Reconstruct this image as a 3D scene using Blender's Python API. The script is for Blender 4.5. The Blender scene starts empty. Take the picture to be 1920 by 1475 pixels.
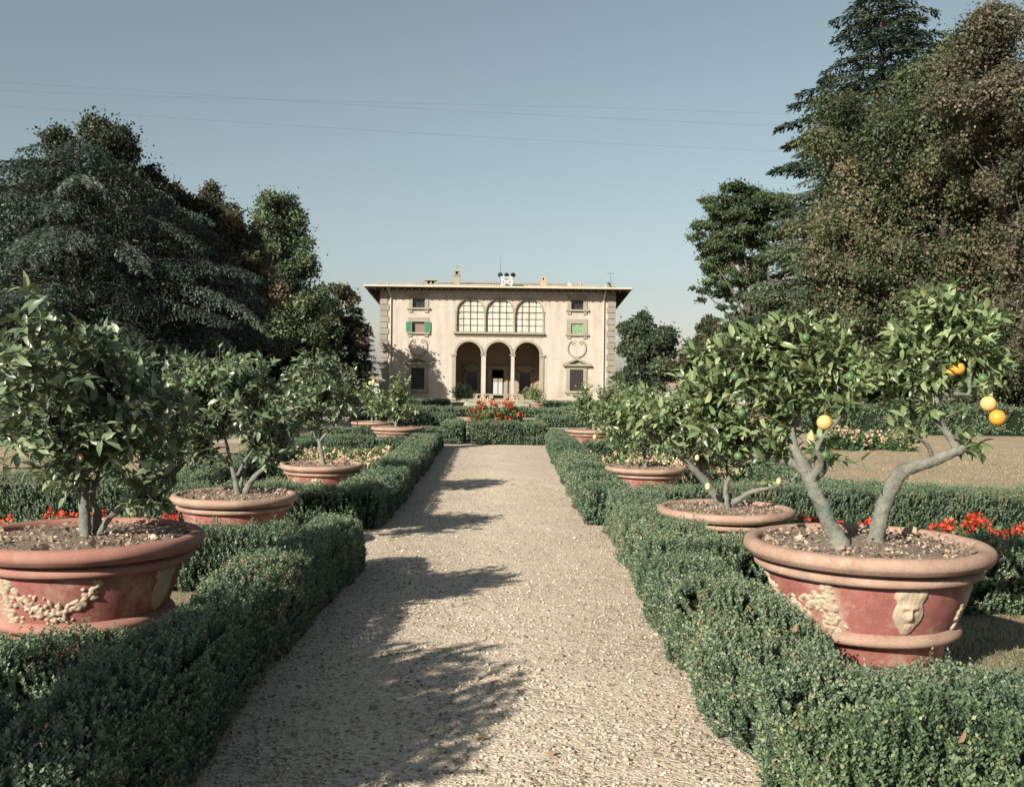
import bpy, math
import numpy as np
from math import radians as RAD, pi, sin, cos, atan2, sqrt, hypot

SC = bpy.context.scene
COL = SC.collection
rng = np.random.default_rng(11)
A = np.array
ORG = {}

# ------------------------------------------------------------------ camera numbers (metres, camera at x=0 y=0 looking +Y)
FPX, VX, VY, CAMH, ROLL = 1900.0, 943.0, 700.0, 1.6, 0.012


def at(px, py, d):
    """point of the place that lies d metres ahead, surveyed from the photograph"""
    x = px + ROLL * (py - VY)
    y = py - ROLL * (px - VX)
    return A([(x - VX) * d / FPX, d, CAMH - (y - VY) * d / FPX])


GY = A([-300., 5.5, 10., 15.5, 26., 45., 80., 86., 400., 3000.])
GZ = A([0., 0., -.22, -.38, -.42, -.55, -1.1, -1.1, -1.3, -1.3])


def gz(y):
    return np.interp(y, GY, GZ)


# ------------------------------------------------------------------ mesh helpers
def nrm(v):
    return v / (np.linalg.norm(v, axis=-1, keepdims=True) + 1e-9)


def org(o):
    return ORG.get(o.name, np.zeros(3)) if o is not None else np.zeros(3)


def mk(name, V, F, mats, parent=None, tint=None, mi=None, smooth=False, base=None):
    """one mesh object from arrays; V in world coordinates; F an (m,k) array or a list of them"""
    V = np.asarray(V, dtype=np.float64)
    Fs = F if isinstance(F, list) else [F]
    Fs = [np.asarray(f, dtype=np.int32) for f in Fs if len(f)]
    o0 = org(parent) if parent is not None else (A(base, dtype=float) if base is not None else np.zeros(3))
    me = bpy.data.meshes.new(name)
    n = sum(len(f) for f in Fs)
    tot = np.concatenate([np.full(len(f), f.shape[1], dtype=np.int32) for f in Fs])
    vi = np.concatenate([f.ravel() for f in Fs])
    st = np.concatenate([[0], np.cumsum(tot)[:-1]]).astype(np.int32)
    me.vertices.add(len(V))
    me.vertices.foreach_set('co', (V - o0).astype(np.float32).ravel())
    me.loops.add(len(vi))
    me.loops.foreach_set('vertex_index', vi)
    me.polygons.add(n)
    me.polygons.foreach_set('loop_start', st)
    me.polygons.foreach_set('loop_total', tot)
    for m in (mats if isinstance(mats, (list, tuple)) else [mats]):
        me.materials.append(m)
    if mi is not None:
        me.polygons.foreach_set('material_index', np.asarray(mi, dtype=np.int32))
    me.update(calc_edges=True)
    me.validate()
    if smooth is not False:
        s = np.ones(n, dtype=bool) if smooth is True else np.asarray(smooth, dtype=bool)
        me.polygons.foreach_set('use_smooth', s)
    if tint is not None and len(me.polygons) == n:
        a = me.attributes.new('tint', 'FLOAT', 'FACE')
        a.data.foreach_set('value', np.asarray(tint, dtype=np.float32))
    ob = bpy.data.objects.new(name, me)
    COL.objects.link(ob)
    if parent is not None:
        ob.parent = parent
    elif base is not None:
        ob.location = tuple(o0)
    ORG[ob.name] = o0
    return ob


def tag(o, label=None, cat=None, group=None, kind=None):
    if label: o['label'] = label
    if cat: o['category'] = cat
    if group: o['group'] = group
    if kind: o['kind'] = kind
    return o


def thing(name, label, cat, loc, group=None):
    o = bpy.data.objects.new(name, None)
    o.empty_display_size = .2
    COL.objects.link(o)
    o.location = tuple(loc)
    ORG[o.name] = A(loc, dtype=float)
    return tag(o, label, cat, group)


def copy_tree(o, parent=None):
    c = o.copy()
    COL.objects.link(c)
    c.parent = parent
    ORG[c.name] = org(o)
    for ch in [x for x in COL.objects if x.parent == o]:
        copy_tree(ch, c)
    return c


class MB:
    """collects shapes for one mesh"""
    def __init__(self):
        self.V, self.F4, self.F3, self.n, self.m4, self.m3 = [], [], [], 0, [], []
        self.s4, self.s3 = [], []

    def add(self, V, F, mi=0, smooth=False):
        V = np.asarray(V, dtype=float); F = np.asarray(F, dtype=np.int32)
        if F.shape[1] == 4:
            self.F4.append(F + self.n); self.m4 += [mi] * len(F); self.s4 += [smooth] * len(F)
        else:
            self.F3.append(F + self.n); self.m3 += [mi] * len(F); self.s3 += [smooth] * len(F)
        self.V.append(V); self.n += len(V)

    def box(self, x0, x1, y0, y1, z0, z1, mi=0):
        V = [(x, y, z) for x in (x0, x1) for y in (y0, y1) for z in (z0, z1)]
        self.add(V, [(0, 1, 3, 2), (4, 6, 7, 5), (0, 4, 5, 1), (2, 3, 7, 6), (0, 2, 6, 4), (1, 5, 7, 3)], mi)

    def bar(self, p, q, r, mi=0, n=6, r2=None):
        self.tube([p, q], [r, r if r2 is None else r2], n, mi)

    def tube(self, P, R, n=8, mi=0, cap=True, smooth=True, bump=0., seed=0):
        P = np.asarray(P, dtype=float); R = np.asarray(R, dtype=float)
        T = nrm(np.gradient(P, axis=0))
        ref = A([0., 0., 1.]) if abs(T[0][2]) < .9 else A([1., 0., 0.])
        U = nrm(np.cross(T, ref)); W = np.cross(T, U)
        for i in range(1, len(P)):                      # parallel transport
            u = U[i - 1] - T[i] * np.dot(U[i - 1], T[i]); U[i] = u / (np.linalg.norm(u) + 1e-9); W[i] = np.cross(T[i], U[i])
        a = np.arange(n) * 2 * pi / n
        rr = R[:, None] * np.ones((1, n))
        if bump:
            q = np.arange(len(P))[:, None] * .9
            rr = rr * (1 + bump * (np.sin(a * 2 + q + seed) + .7 * np.sin(a * 3 - q * 1.7 + seed * 2) + .5 * np.sin(q * 2.3 + seed)))
        V = P[:, None, :] + rr[..., None] * (np.cos(a)[None, :, None] * U[:, None, :] + np.sin(a)[None, :, None] * W[:, None, :])
        V = V.reshape(-1, 3)
        i = np.arange(len(P) - 1)[:, None] * n; j = np.arange(n)[None, :]; k = (j + 1) % n
        F = np.stack([i + j, i + k, i + n + k, i + n + j], -1).reshape(-1, 4)
        self.add(V, F, mi, smooth)
        if cap:
            for s, e in ((0, P[0]), (len(P) - 1, P[-1])):
                b = self.n
                ring = V[s * n:(s + 1) * n]
                tri = [(n, (q + 1) % n, q) if s == 0 else (n, q, (q + 1) % n) for q in range(n)]
                self.add(np.vstack([ring, e[None]]), tri, mi)

    def lathe(self, prof, c, n=48, mi=0, smooth=True, close=False):
        prof = np.asarray(prof, dtype=float)
        a = np.arange(n) * 2 * pi / n
        V = np.stack([c[0] + prof[:, 0][:, None] * np.cos(a), c[1] + prof[:, 0][:, None] * np.sin(a), c[2] + prof[:, 1][:, None] * np.ones(n)], -1).reshape(-1, 3)
        i = np.arange(len(prof) - 1)[:, None] * n; j = np.arange(n)[None, :]; k = (j + 1) % n
        F = np.stack([i + j, i + k, i + n + k, i + n + j], -1).reshape(-1, 4)
        self.add(V, F, mi, smooth)

    def blob(self, c, r, mi=0, sq=(1, 1, 1), n=8, m=5):
        a = np.arange(n) * 2 * pi / n
        th = np.linspace(0, pi, m + 1)[1:-1]
        V = [A([0, 0, 1.])] + [A([sin(t) * cos(q), sin(t) * sin(q), cos(t)]) for t in th for q in a] + [A([0, 0, -1.])]
        V = A(V) * r * A(sq) + A(c)
        f3 = [(0, 1 + j, 1 + (j + 1) % n) for j in range(n)]
        L = 1 + (m - 2) * n; e = len(V) - 1
        f3 += [(e, L + (j + 1) % n, L + j) for j in range(n)]
        f4 = [(1 + i * n + j, 1 + (i + 1) * n + j, 1 + (i + 1) * n + (j + 1) % n, 1 + i * n + (j + 1) % n) for i in range(m - 2) for j in range(n)]
        b = self.n
        self.add(V, f3, mi, True)
        if f4:
            self.F4.append(A(f4, dtype=np.int32) + b); self.m4 += [mi] * len(f4); self.s4 += [True] * len(f4)

    def build(self, name, mats, parent=None, base=None, tint=None):
        F = []
        mi, sm = [], []
        if self.F4: F.append(np.vstack(self.F4)); mi += self.m4; sm += self.s4
        if self.F3: F.append(np.vstack(self.F3)); mi += self.m3; sm += self.s3
        return mk(name, np.vstack(self.V), F, mats, parent, mi=mi, smooth=sm, base=base, tint=tint)


def plate(name, outer, holes, y0, t, mat, parent):
    """flat slab in an x-z plane with holes: front face at y0, t thick"""
    cu = bpy.data.curves.new('tmp', 'CURVE'); cu.dimensions = '2D'; cu.fill_mode = 'BOTH'; cu.extrude = t / 2
    for L in [outer] + list(holes):
        s = cu.splines.new('POLY'); s.points.add(len(L) - 1); s.use_cyclic_u = True
        for p, q in zip(s.points, L): p.co = (q[0], q[1], 0, 1)
    ob = bpy.data.objects.new('tmp', cu); COL.objects.link(ob)
    me = bpy.data.meshes.new_from_object(ob)
    bpy.data.objects.remove(ob); bpy.data.curves.remove(cu)
    me.name = name
    co = np.zeros(len(me.vertices) * 3, dtype=np.float32); me.vertices.foreach_get('co', co); co = co.reshape(-1, 3)
    V = np.stack([co[:, 0], y0 + t / 2 - co[:, 2], co[:, 1]], -1) - org(parent)
    me.vertices.foreach_set('co', V.astype(np.float32).ravel()); me.update()
    me.materials.clear(); me.materials.append(mat)
    o = bpy.data.objects.new(name, me); COL.objects.link(o); o.parent = parent; ORG[o.name] = org(parent)
    return o


def rect(x0, x1, z0, z1): return [(x0, z0), (x1, z0), (x1, z1), (x0, z1)]


def arch(xc, r, z0, zs, n=20):
    return [(xc - r, z0), (xc + r, z0)] + [(xc + r * cos(a), zs + r * sin(a)) for a in np.linspace(0, pi, n + 1)]


def circ(xc, zc, r, n=32): return [(xc + r * cos(a), zc + r * sin(a)) for a in np.arange(n) * 2 * pi / n]


_sn = {}
def sn(P, s, seed, octv=4):
    """smooth noise, about -1..1"""
    k = (s, seed, octv)
    if k not in _sn:
        r = np.random.default_rng(seed)
        _sn[k] = [(nrm(r.normal(size=3)) * s * 1.7 ** (i // 2) , r.uniform(0, 6.3), 1 / 1.45 ** (i // 2)) for i in range(octv * 2)]
    v = 0; w = 0
    for kk, ph, am in _sn[k]:
        v = v + am * np.sin(P @ kk + ph); w += am
    return v / w * 1.8


def kites(B, D, S, L, W):
    """diamond leaves: base, direction, side, length, width"""
    M = B + D * (L * .45)[:, None]
    h = S * (W * .5)[:, None]
    V = np.stack([B, M + h, B + D * L[:, None], M - h], 1).reshape(-1, 3)
    return V, np.arange(len(V), dtype=np.int32).reshape(-1, 4)


_T8 = A([(0, 1, 2), (0, 2, 3), (1, 4, 5), (1, 5, 2), (2, 5, 6), (2, 6, 3), (4, 7, 5), (5, 7, 6)], dtype=np.int32)
def leaf8(B, D, S, L, W, fold=.34, curl=.38):
    """pointed leaves folded along the midrib"""
    N = np.cross(S, D)
    n = len(B)
    cu = curl * (.4 + rng.random(n))[:, None]
    def c(t): return B + D * (L * t)[:, None] - N * (L * t * t)[:, None] * cu
    def e(t, w, s): return c(t) + S * (s * w * W * .5)[:, None] + N * (fold * w * W * .5)[:, None]
    V = np.stack([B, e(.3, .92, -1), c(.3), e(.3, .92, 1), e(.66, .8, -1), c(.66), e(.66, .8, 1), c(1.)], 1).reshape(-1, 3)
    F = (np.arange(n, dtype=np.int32)[:, None, None] * 8 + _T8[None]).reshape(-1, 3)
    return V, F


def rdir(n, r=rng): return nrm(r.normal(size=(n, 3)))


def perp(D):
    return nrm(np.cross(D, rdir(len(D))))


def spline(P, k=6):
    """Catmull-Rom through the rows of P"""
    P = np.asarray(P, dtype=float)
    Q = np.vstack([2 * P[0] - P[1], P, 2 * P[-1] - P[-2]])
    out = []
    for i in range(1, len(Q) - 2):
        for t in np.arange(k) / k:
            a, b, c, d = Q[i - 1], Q[i], Q[i + 1], Q[i + 2]
            out.append(.5 * (2 * b + (c - a) * t + (2 * a - 5 * b + 4 * c - d) * t * t + (3 * b - a - 3 * c + d) * t ** 3))
    out.append(P[-1])
    return A(out)


# ------------------------------------------------------------------ materials
class NT:
    def __init__(self, name):
        self.m = bpy.data.materials.new(name); self.m.use_nodes = True
        self.t = self.m.node_tree; self.t.nodes.clear()
        self.out = self.n('ShaderNodeOutputMaterial')

    def n(self, typ, **kw):
        x = self.t.nodes.new(typ)
        for k, v in kw.items():
            if k in x.inputs: x.inputs[k].default_value = v
            else: setattr(x, k, v)
        return x

    def l(self, a, b): self.t.links.new(a, b)

    def ramp(self, fac, stops):
        r = self.n('ShaderNodeValToRGB'); e = r.color_ramp.elements
        while len(e) < len(stops): e.new(.5)
        for x, (p, c) in zip(e, stops):
            x.position = p; x.color = (*c, 1)
        self.l(fac, r.inputs[0]); return r.outputs[0]

    def mix(self, f, a, b, mode='MIX'):
        m = self.n('ShaderNodeMix', data_type='RGBA', blend_type=mode)
        for s, v in ((m.inputs[0], f), (m.inputs[6], a), (m.inputs[7], b)):
            if hasattr(v, 'default_value') or hasattr(v, 'is_linked'): self.l(v, s)
            else: s.default_value = v if not isinstance(v, tuple) else (*v, 1)
        return m.outputs[2]

    def noise(self, vec, scale, detail=4, rough=.6, dist=0.):
        x = self.n('ShaderNodeTexNoise'); x.inputs['Scale'].default_value = scale
        x.inputs['Detail'].default_value = detail; x.inputs['Roughness'].default_value = rough; x.inputs['Distortion'].default_value = dist
        self.l(vec, x.inputs['Vector']); return x.outputs[0]

    def coord(self, w='Object'):
        return self.n('ShaderNodeTexCoord').outputs[w]


def leafmat(name, stops, rough=.5, trans=.25, spec=.4):
    N = NT(name)
    a = N.n('ShaderNodeAttribute', attribute_name='tint')
    c = N.ramp(a.outputs['Fac'], stops)
    p = N.n('ShaderNodeBsdfPrincipled', Roughness=rough)
    p.inputs['Specular IOR Level'].default_value = spec
    N.l(c, p.inputs['Base Color'])
    if trans:
        t = N.n('ShaderNodeBsdfTranslucent')
        N.l(N.mix(.5, c, (.14, .18, .05)), t.inputs[0])
        m = N.n('ShaderNodeMixShader'); m.inputs[0].default_value = trans
        N.l(p.outputs[0], m.inputs[1]); N.l(t.outputs[0], m.inputs[2]); N.l(m.outputs[0], N.out.inputs[0])
    else:
        N.l(p.outputs[0], N.out.inputs[0])
    return N.m


def surf(name, stops, scale=4., rough=.8, bump=.15, fine=40., stain=None, stain_scale=1.2, spec=.3, bdist=.01, dist=0., stain2=None, streak=None):
    """mineral or wooden surface: two scales of noise, stains with an edge of their own, fine bump"""
    N = NT(name); co = N.coord()
    f = N.mix(.35, N.noise(co, scale, 5, .65, dist), N.noise(co, fine, 3, .6))
    c = N.ramp(f, stops)
    if stain:
        s = N.ramp(N.noise(co, stain_scale, 6, .7), [(.52, (0, 0, 0)), (.68, (1, 1, 1))])
        c = N.mix(s, c, stain)
    if stain2:
        s = N.ramp(N.noise(co, stain_scale * 2.3, 7, .75, .4), [(.57, (0, 0, 0)), (.72, (.8, .8, .8))])
        c = N.mix(s, c, stain2)
    if streak:
        mp = N.n('ShaderNodeMapping'); mp.inputs['Scale'].default_value = streak[0]; N.l(co, mp.inputs['Vector'])
        s = N.ramp(N.noise(mp.outputs[0], 1., 5, .65), [(.35, streak[1]), (.6, (1, 1, 1))])
        c = N.mix(1., c, s, 'MULTIPLY')
    p = N.n('ShaderNodeBsdfPrincipled', Roughness=rough); p.inputs['Specular IOR Level'].default_value = spec
    N.l(c, p.inputs['Base Color'])
    if bump:
        b = N.n('ShaderNodeBump'); b.inputs['Strength'].default_value = bump; b.inputs['Distance'].default_value = bdist
        N.l(N.noise(co, fine, 5, .7), b.inputs['Height']); N.l(b.outputs[0], p.inputs['Normal'])
    N.l(p.outputs[0], N.out.inputs[0])
    return N.m


def flat(name, c, rough=.6, spec=.4, metal=0.):
    N = NT(name)
    co = N.coord()
    p = N.n('ShaderNodeBsdfPrincipled', Roughness=rough, Metallic=metal); p.inputs['Specular IOR Level'].default_value = spec
    d = tuple(x * .75 for x in c)
    N.l(N.ramp(N.noise(co, 9., 4, .6), [(.3, d), (.65, c)]), p.inputs['Base Color'])
    N.l(p.outputs[0], N.out.inputs[0])
    return N.m
# ================================================================== light, sky, camera
SUN = nrm(A([-1.12, -1.48, .95]))
sun_el = math.asin(SUN[2]); sun_az = atan2(SUN[0], SUN[1])
w = bpy.data.worlds.new('World'); SC.world = w; w.use_nodes = True
wt = w.node_tree
bg = wt.nodes['Background']
sky = wt.nodes.new('ShaderNodeTexSky'); sky.sky_type = 'NISHITA'; sky.sun_disc = False
sky.sun_elevation = sun_el; sky.sun_rotation = sun_az % (2 * pi)
sky.altitude = 100; sky.air_density = 1.0; sky.dust_density = .9; sky.ozone_density = 1.0
hs = wt.nodes.new('ShaderNodeHueSaturation')
hs.inputs['Hue'].default_value = .468; hs.inputs['Saturation'].default_value = .62; hs.inputs['Value'].default_value = .96
wt.links.new(sky.outputs[0], hs.inputs['Color']); wt.links.new(hs.outputs[0], bg.inputs[0])
bg.inputs[1].default_value = .05
sl = bpy.data.lights.new('sun_lamp', 'SUN'); sl.energy = 5.0; sl.angle = RAD(.55); sl.color = (1., .915, .78)
so = bpy.data.objects.new('sun_lamp', sl); COL.objects.link(so)
from mathutils import Vector
so.rotation_euler = Vector(-SUN).to_track_quat('-Z', 'Y').to_euler(); so.location = (-20, -30, 25)
cam = bpy.data.cameras.new('camera'); co_ = bpy.data.objects.new('camera', cam); COL.objects.link(co_)
cam.sensor_fit = 'HORIZONTAL'; cam.sensor_width = 36; cam.lens = 36 * FPX / 1920
cam.shift_x = (960 - VX) / 1920; cam.shift_y = (VY - 737.5) / 1920
cam.clip_start = .1; cam.clip_end = 6000
co_.location = (0, 0, CAMH); co_.rotation_euler = (pi / 2, -ROLL, 0)
SC.camera = co_
SC.view_settings.view_transform = 'Standard'; SC.view_settings.look = 'None'
SC.view_settings.exposure = 1.0; SC.view_settings.gamma = 1.0; SC.view_settings.use_curve_mapping = False
SC.cycles.max_bounces = 5; SC.cycles.diffuse_bounces = 2; SC.cycles.glossy_bounces = 2; SC.cycles.transmission_bounces = 3
SC.cycles.caustics_reflective = False; SC.cycles.caustics_refractive = False
SC.render.film_transparent = False

# ================================================================== materials
M = {}
M['hedge'] = leafmat('hedge_leaf', [(0, (.028, .054, .038)), (.45, (.095, .15, .092)), (.8, (.185, .245, .15)), (.93, (.23, .27, .16)), (1, (.26, .2, .12))], .5, .22, .35)
M['hedge_light'] = leafmat('hedge_new_growth', [(0, (.035, .06, .034)), (.5, (.095, .15, .08)), (.8, (.17, .235, .12)), (.93, (.25, .28, .15)), (1, (.27, .2, .12))], .5, .25, .35)
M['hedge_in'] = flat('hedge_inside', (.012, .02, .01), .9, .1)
M['citrus'] = leafmat('citrus_leaf', [(0, (.055, .092, .04)), (.45, (.165, .23, .1)), (.82, (.27, .33, .165)), (1, (.37, .37, .18))], .38, .24, .55)
M['citrus_dark'] = leafmat('lemon_leaf', [(0, (.04, .07, .042)), (.45, (.125, .178, .1)), (.85, (.225, .275, .16)), (1, (.31, .32, .16))], .38, .22, .55)
M['cedar'] = leafmat('cedar_needles', [(0, (.012, .022, .016)), (.5, (.034, .054, .04)), (.8, (.085, .115, .092)), (1, (.18, .215, .18))], .6, .1, .2)
M['fir'] = leafmat('fir_needles', [(0, (.012, .024, .018)), (.6, (.03, .05, .035)), (1, (.07, .1, .065))], .6, .1, .2)
M['pale_cedar'] = leafmat('pale_cedar_needles', [(0, (.04, .06, .04)), (.6, (.1, .14, .085)), (1, (.19, .23, .14))], .6, .15, .2)
M['linden'] = leafmat('linden_leaf', [(0, (.024, .035, .018)), (.42, (.07, .095, .047)), (.66, (.115, .127, .07)), (.86, (.17, .125, .08)), (1, (.26, .19, .135))], .55, .25, .3)
M['beech'] = leafmat('copper_beech_leaf', [(0, (.026, .03, .02)), (.4, (.07, .075, .045)), (.75, (.12, .1, .07)), (1, (.19, .14, .105))], .5, .2, .3)
M['brown_oak'] = leafmat('browning_leaf', [(0, (.026, .03, .017)), (.45, (.056, .06, .034)), (.75, (.1, .088, .054)), (1, (.17, .13, .085))], .6, .2, .2)
M['dark_oak'] = leafmat('shaded_oak_leaf', [(0, (.008, .014, .009)), (.6, (.022, .034, .018)), (1, (.05, .068, .036))], .5, .1, .3)  # leaf colour darkened to hold the shade inside the woods
M['round_oak'] = leafmat('round_oak_leaf', [(0, (.02, .032, .018)), (.6, (.05, .075, .042)), (1, (.1, .125, .075))], .5, .15, .3)
M['poplar'] = leafmat('poplar_leaf', [(0, (.035, .056, .032)), (.5, (.105, .15, .08)), (1, (.2, .25, .135))], .5, .28, .3)
M['acacia'] = leafmat('acacia_leaf', [(0, (.024, .042, .022)), (.5, (.06, .092, .044)), (1, (.125, .17, .075))], .55, .28, .3)
M['cedar_bark'] = surf('cedar_bark', [(.3, (.028, .024, .02)), (.7, (.07, .058, .048))], 3, .95, .6, 14)
M['bark'] = surf('tree_bark', [(.3, (.05, .04, .032)), (.7, (.13, .105, .08))], 3, .9, .6, 14)
M['citrus_bark'] = surf('citrus_bark', [(.28, (.07, .06, .048)), (.48, (.15, .155, .132)), (.72, (.25, .235, .195))], 9, .9, 1., 60, (.1, .15, .125), 7, bdist=.012)
M['twig'] = flat('green_twig', (.11, .12, .07), .7, .2)
M['terra'] = surf('terracotta_body', [(.28, (.18, .062, .052)), (.52, (.265, .102, .085)), (.75, (.34, .17, .142))], 7, .95, .5, 70, (.36, .25, .2), 4.2, bdist=.004, stain2=(.13, .07, .06))
M['terra_rim'] = surf('terracotta_rim', [(.28, (.2, .12, .09)), (.5, (.285, .188, .142)), (.75, (.36, .27, .215))], 6, .95, .5, 60, (.19, .145, .115), 4.1, bdist=.004, stain2=(.4, .34, .28))
M['terra_rose'] = surf('terracotta_rose_rim', [(.25, (.2, .095, .075)), (.55, (.285, .14, .11)), (.8, (.36, .22, .17))], 4, .85, .3, 60, (.28, .17, .13), 3.1, bdist=.004)
M['lime'] = surf('lime_bloom_relief', [(.25, (.27, .2, .14)), (.6, (.39, .32, .24)), (.85, (.47, .4, .31))], 12, .9, .4, 90, bdist=.004)
M['soil'] = surf('dry_soil', [(.25, (.12, .09, .07)), (.5, (.235, .185, .145)), (.8, (.36, .3, .24))], 30, .95, .9, 120, bdist=.02)
M['chip'] = leafmat('soil_litter', [(0, (.1, .075, .055)), (.5, (.25, .19, .14)), (.85, (.38, .31, .24)), (1, (.34, .22, .12))], .9, 0, .2)
M['orange'] = surf('orange_peel', [(.3, (.5, .3, .1)), (.7, (.6, .4, .17))], 6, .42, .25, 160, bdist=.002)
M['orange_deep'] = surf('deep_orange_peel', [(.3, (.5, .23, .03)), (.7, (.6, .33, .06))], 6, .42, .25, 160, bdist=.002)
M['green_fruit'] = surf('green_peel', [(.3, (.05, .105, .04)), (.7, (.1, .17, .065))], 6, .4, .2, 160, bdist=.002)
M['lemon'] = surf('lemon_peel', [(.3, (.55, .43, .16)), (.7, (.66, .55, .28))], 6, .45, .2, 160, bdist=.002)
M['red'] = leafmat('red_petal', [(0, (.3, .015, .01)), (.6, (.46, .045, .022)), (1, (.6, .11, .05))], .6, .15, .2)
M['pale_petal'] = leafmat('apricot_petal', [(0, (.5, .27, .16)), (.6, (.6, .42, .29)), (1, (.66, .54, .42))], .6, .2, .2)
M['pink'] = leafmat('pink_petal', [(0, (.36, .12, .21)), (.6, (.44, .23, .28)), (1, (.5, .34, .32))], .6, .2, .2)
M['flower_leaf'] = leafmat('flower_leaf', [(0, (.025, .07, .03)), (.6, (.065, .14, .055)), (1, (.13, .2, .09))], .55, .25, .3)
M['grass'] = leafmat('dry_grass_blade', [(0, (.14, .125, .07)), (.5, (.3, .245, .15)), (1, (.44, .36, .24))], .8, .2, .2)
M['grass_green'] = leafmat('green_grass_blade', [(0, (.04, .07, .025)), (.5, (.1, .13, .06)), (1, (.26, .23, .12))], .8, .2, .2)
M['stone'] = leafmat('gravel_stone', [(0, (.13, .105, .085)), (.3, (.3, .25, .19)), (.75, (.48, .4, .31)), (1, (.58, .53, .45))], .85, 0, .3)
M['dead_leaf'] = leafmat('fallen_leaf', [(0, (.17, .1, .06)), (1, (.27, .18, .11))], .8, .1, .2)
M['plaster'] = surf('cream_plaster', [(.25, (.31, .28, .24)), (.5, (.385, .35, .305)), (.75, (.43, .395, .35))], .6, .92, .3, 7, (.325, .285, .238), .3, dist=.9, streak=((2.6, 2.6, .22), (.84, .82, .8)))
M['pietra'] = surf('grey_sandstone', [(.25, (.17, .158, .12)), (.5, (.235, .218, .168)), (.8, (.285, .268, .212))], 1.3, .9, .4, 12, (.27, .24, .19), 1.1)
M['quoin'] = surf('quoin_sandstone', [(.25, (.15, .138, .118)), (.5, (.21, .195, .165)), (.8, (.27, .25, .215))], 1.1, .9, .5, 10, (.25, .2, .155), 1.2)
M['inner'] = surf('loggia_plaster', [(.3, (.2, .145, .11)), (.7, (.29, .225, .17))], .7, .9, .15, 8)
M['tile'] = surf('roof_tile', [(.25, (.1, .06, .035)), (.5, (.25, .16, .095)), (.8, (.38, .28, .18))], 2.6, .9, .4, 9, (.33, .27, .16), 1.5)
M['wood'] = flat('dark_eave_wood', (.045, .032, .026), .85, .2)
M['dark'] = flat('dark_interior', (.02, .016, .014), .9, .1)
M['iron'] = flat('wrought_iron', (.045, .042, .04), .6, .4)
M['pane'] = surf('curtained_pane', [(.3, (.42, .4, .34)), (.7, (.56, .535, .47))], 1.8, .35, 0, 5, spec=.5, streak=((6., 6., .5), (.68, .66, .62)))  # streaks put the shade of curtain folds into the pane colour
M['dark_pane'] = flat('dark_pane', (.03, .03, .035), .15, .5)
M['white'] = flat('white_paint', (.72, .7, .64), .6, .3)
M['green'] = flat('green_shutter_paint', (.06, .185, .1), .75, .3)
M['pale_green'] = flat('faded_green_shutter_paint', (.2, .31, .18), .75, .3)
M['brown'] = flat('brown_blind', (.2, .145, .13), .8, .2)
M['brick'] = surf('chimney_brick', [(.3, (.34, .18, .1)), (.7, (.5, .34, .2))], 3, .9, .4, 12)
M['zinc'] = flat('painted_zinc', (.5, .45, .36), .6, .3)
M['black'] = flat('black_metal', (.015, .015, .016), .45, .5)

# gravel
def gravel_mat():
    N = NT('gravel'); co = N.coord()
    v1 = N.n('ShaderNodeTexVoronoi'); v1.inputs['Scale'].default_value = 62.; N.l(co, v1.inputs['Vector'])
    v2 = N.n('ShaderNodeTexVoronoi'); v2.inputs['Scale'].default_value = 24.; N.l(co, v2.inputs['Vector'])
    sp = N.n('ShaderNodeSeparateColor'); N.l(v1.outputs['Color'], sp.inputs[0])
    c = N.ramp(sp.outputs[0], [(0, (.1, .08, .06)), (.16, (.3, .245, .185)), (.45, (.43, .36, .285)), (.8, (.5, .425, .34)), (1, (.61, .54, .45))])
    sand = N.ramp(N.noise(co, 3., 6, .7), [(.3, (.41, .345, .272)), (.7, (.55, .472, .378))])
    pat = N.ramp(N.noise(co, 1.1, 5, .65), [(.38, (.0, .0, .0)), (.6, (.8, .8, .8))])
    c = N.mix(pat, c, sand)
    # worn tread down the middle, with broken edges
    xy = N.n('ShaderNodeSeparateXYZ'); N.l(co, xy.inputs[0])
    wv = N.n('ShaderNodeMath', operation='MULTIPLY_ADD'); N.l(N.noise(co, .9, 5, .6), wv.inputs[0]); wv.inputs[1].default_value = 1.6; N.l(xy.outputs[0], wv.inputs[2])
    ab = N.n('ShaderNodeMath', operation='ABSOLUTE'); sb = N.n('ShaderNodeMath', operation='SUBTRACT'); sb.inputs[1].default_value = .72
    N.l(wv.outputs[0], sb.inputs[0]); N.l(sb.outputs[0], ab.inputs[0])
    tread = N.ramp(ab.outputs[0], [(.12, (1.06, 1.06, 1.06)), (.5, (.99, .985, .98)), (.95, (.93, .925, .92))])
    c = N.mix(1., c, tread, 'MULTIPLY')
    p = N.n('ShaderNodeBsdfPrincipled', Roughness=.9); p.inputs['Specular IOR Level'].default_value = .2
    N.l(c, p.inputs['Base Color'])
    b1 = N.n('ShaderNodeBump', invert=True); b1.inputs['Strength'].default_value = .5; b1.inputs['Distance'].default_value = .01
    N.l(v1.outputs['Distance'], b1.inputs['Height'])
    b2 = N.n('ShaderNodeBump', invert=True); b2.inputs['Strength'].default_value = .22; b2.inputs['Distance'].default_value = .02
    N.l(v2.outputs['Distance'], b2.inputs['Height']); N.l(b1.outputs[0], b2.inputs['Normal'])
    b3 = N.n('ShaderNodeBump'); b3.inputs['Strength'].default_value = .5; b3.inputs['Distance'].default_value = .05
    N.l(N.noise(co, 5., 4, .6), b3.inputs['Height']); N.l(b2.outputs[0], b3.inputs['Normal'])
    N.l(b3.outputs[0], p.inputs['Normal']); N.l(p.outputs[0], N.out.inputs[0]); return N.m
M['gravel'] = gravel_mat()


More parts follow.
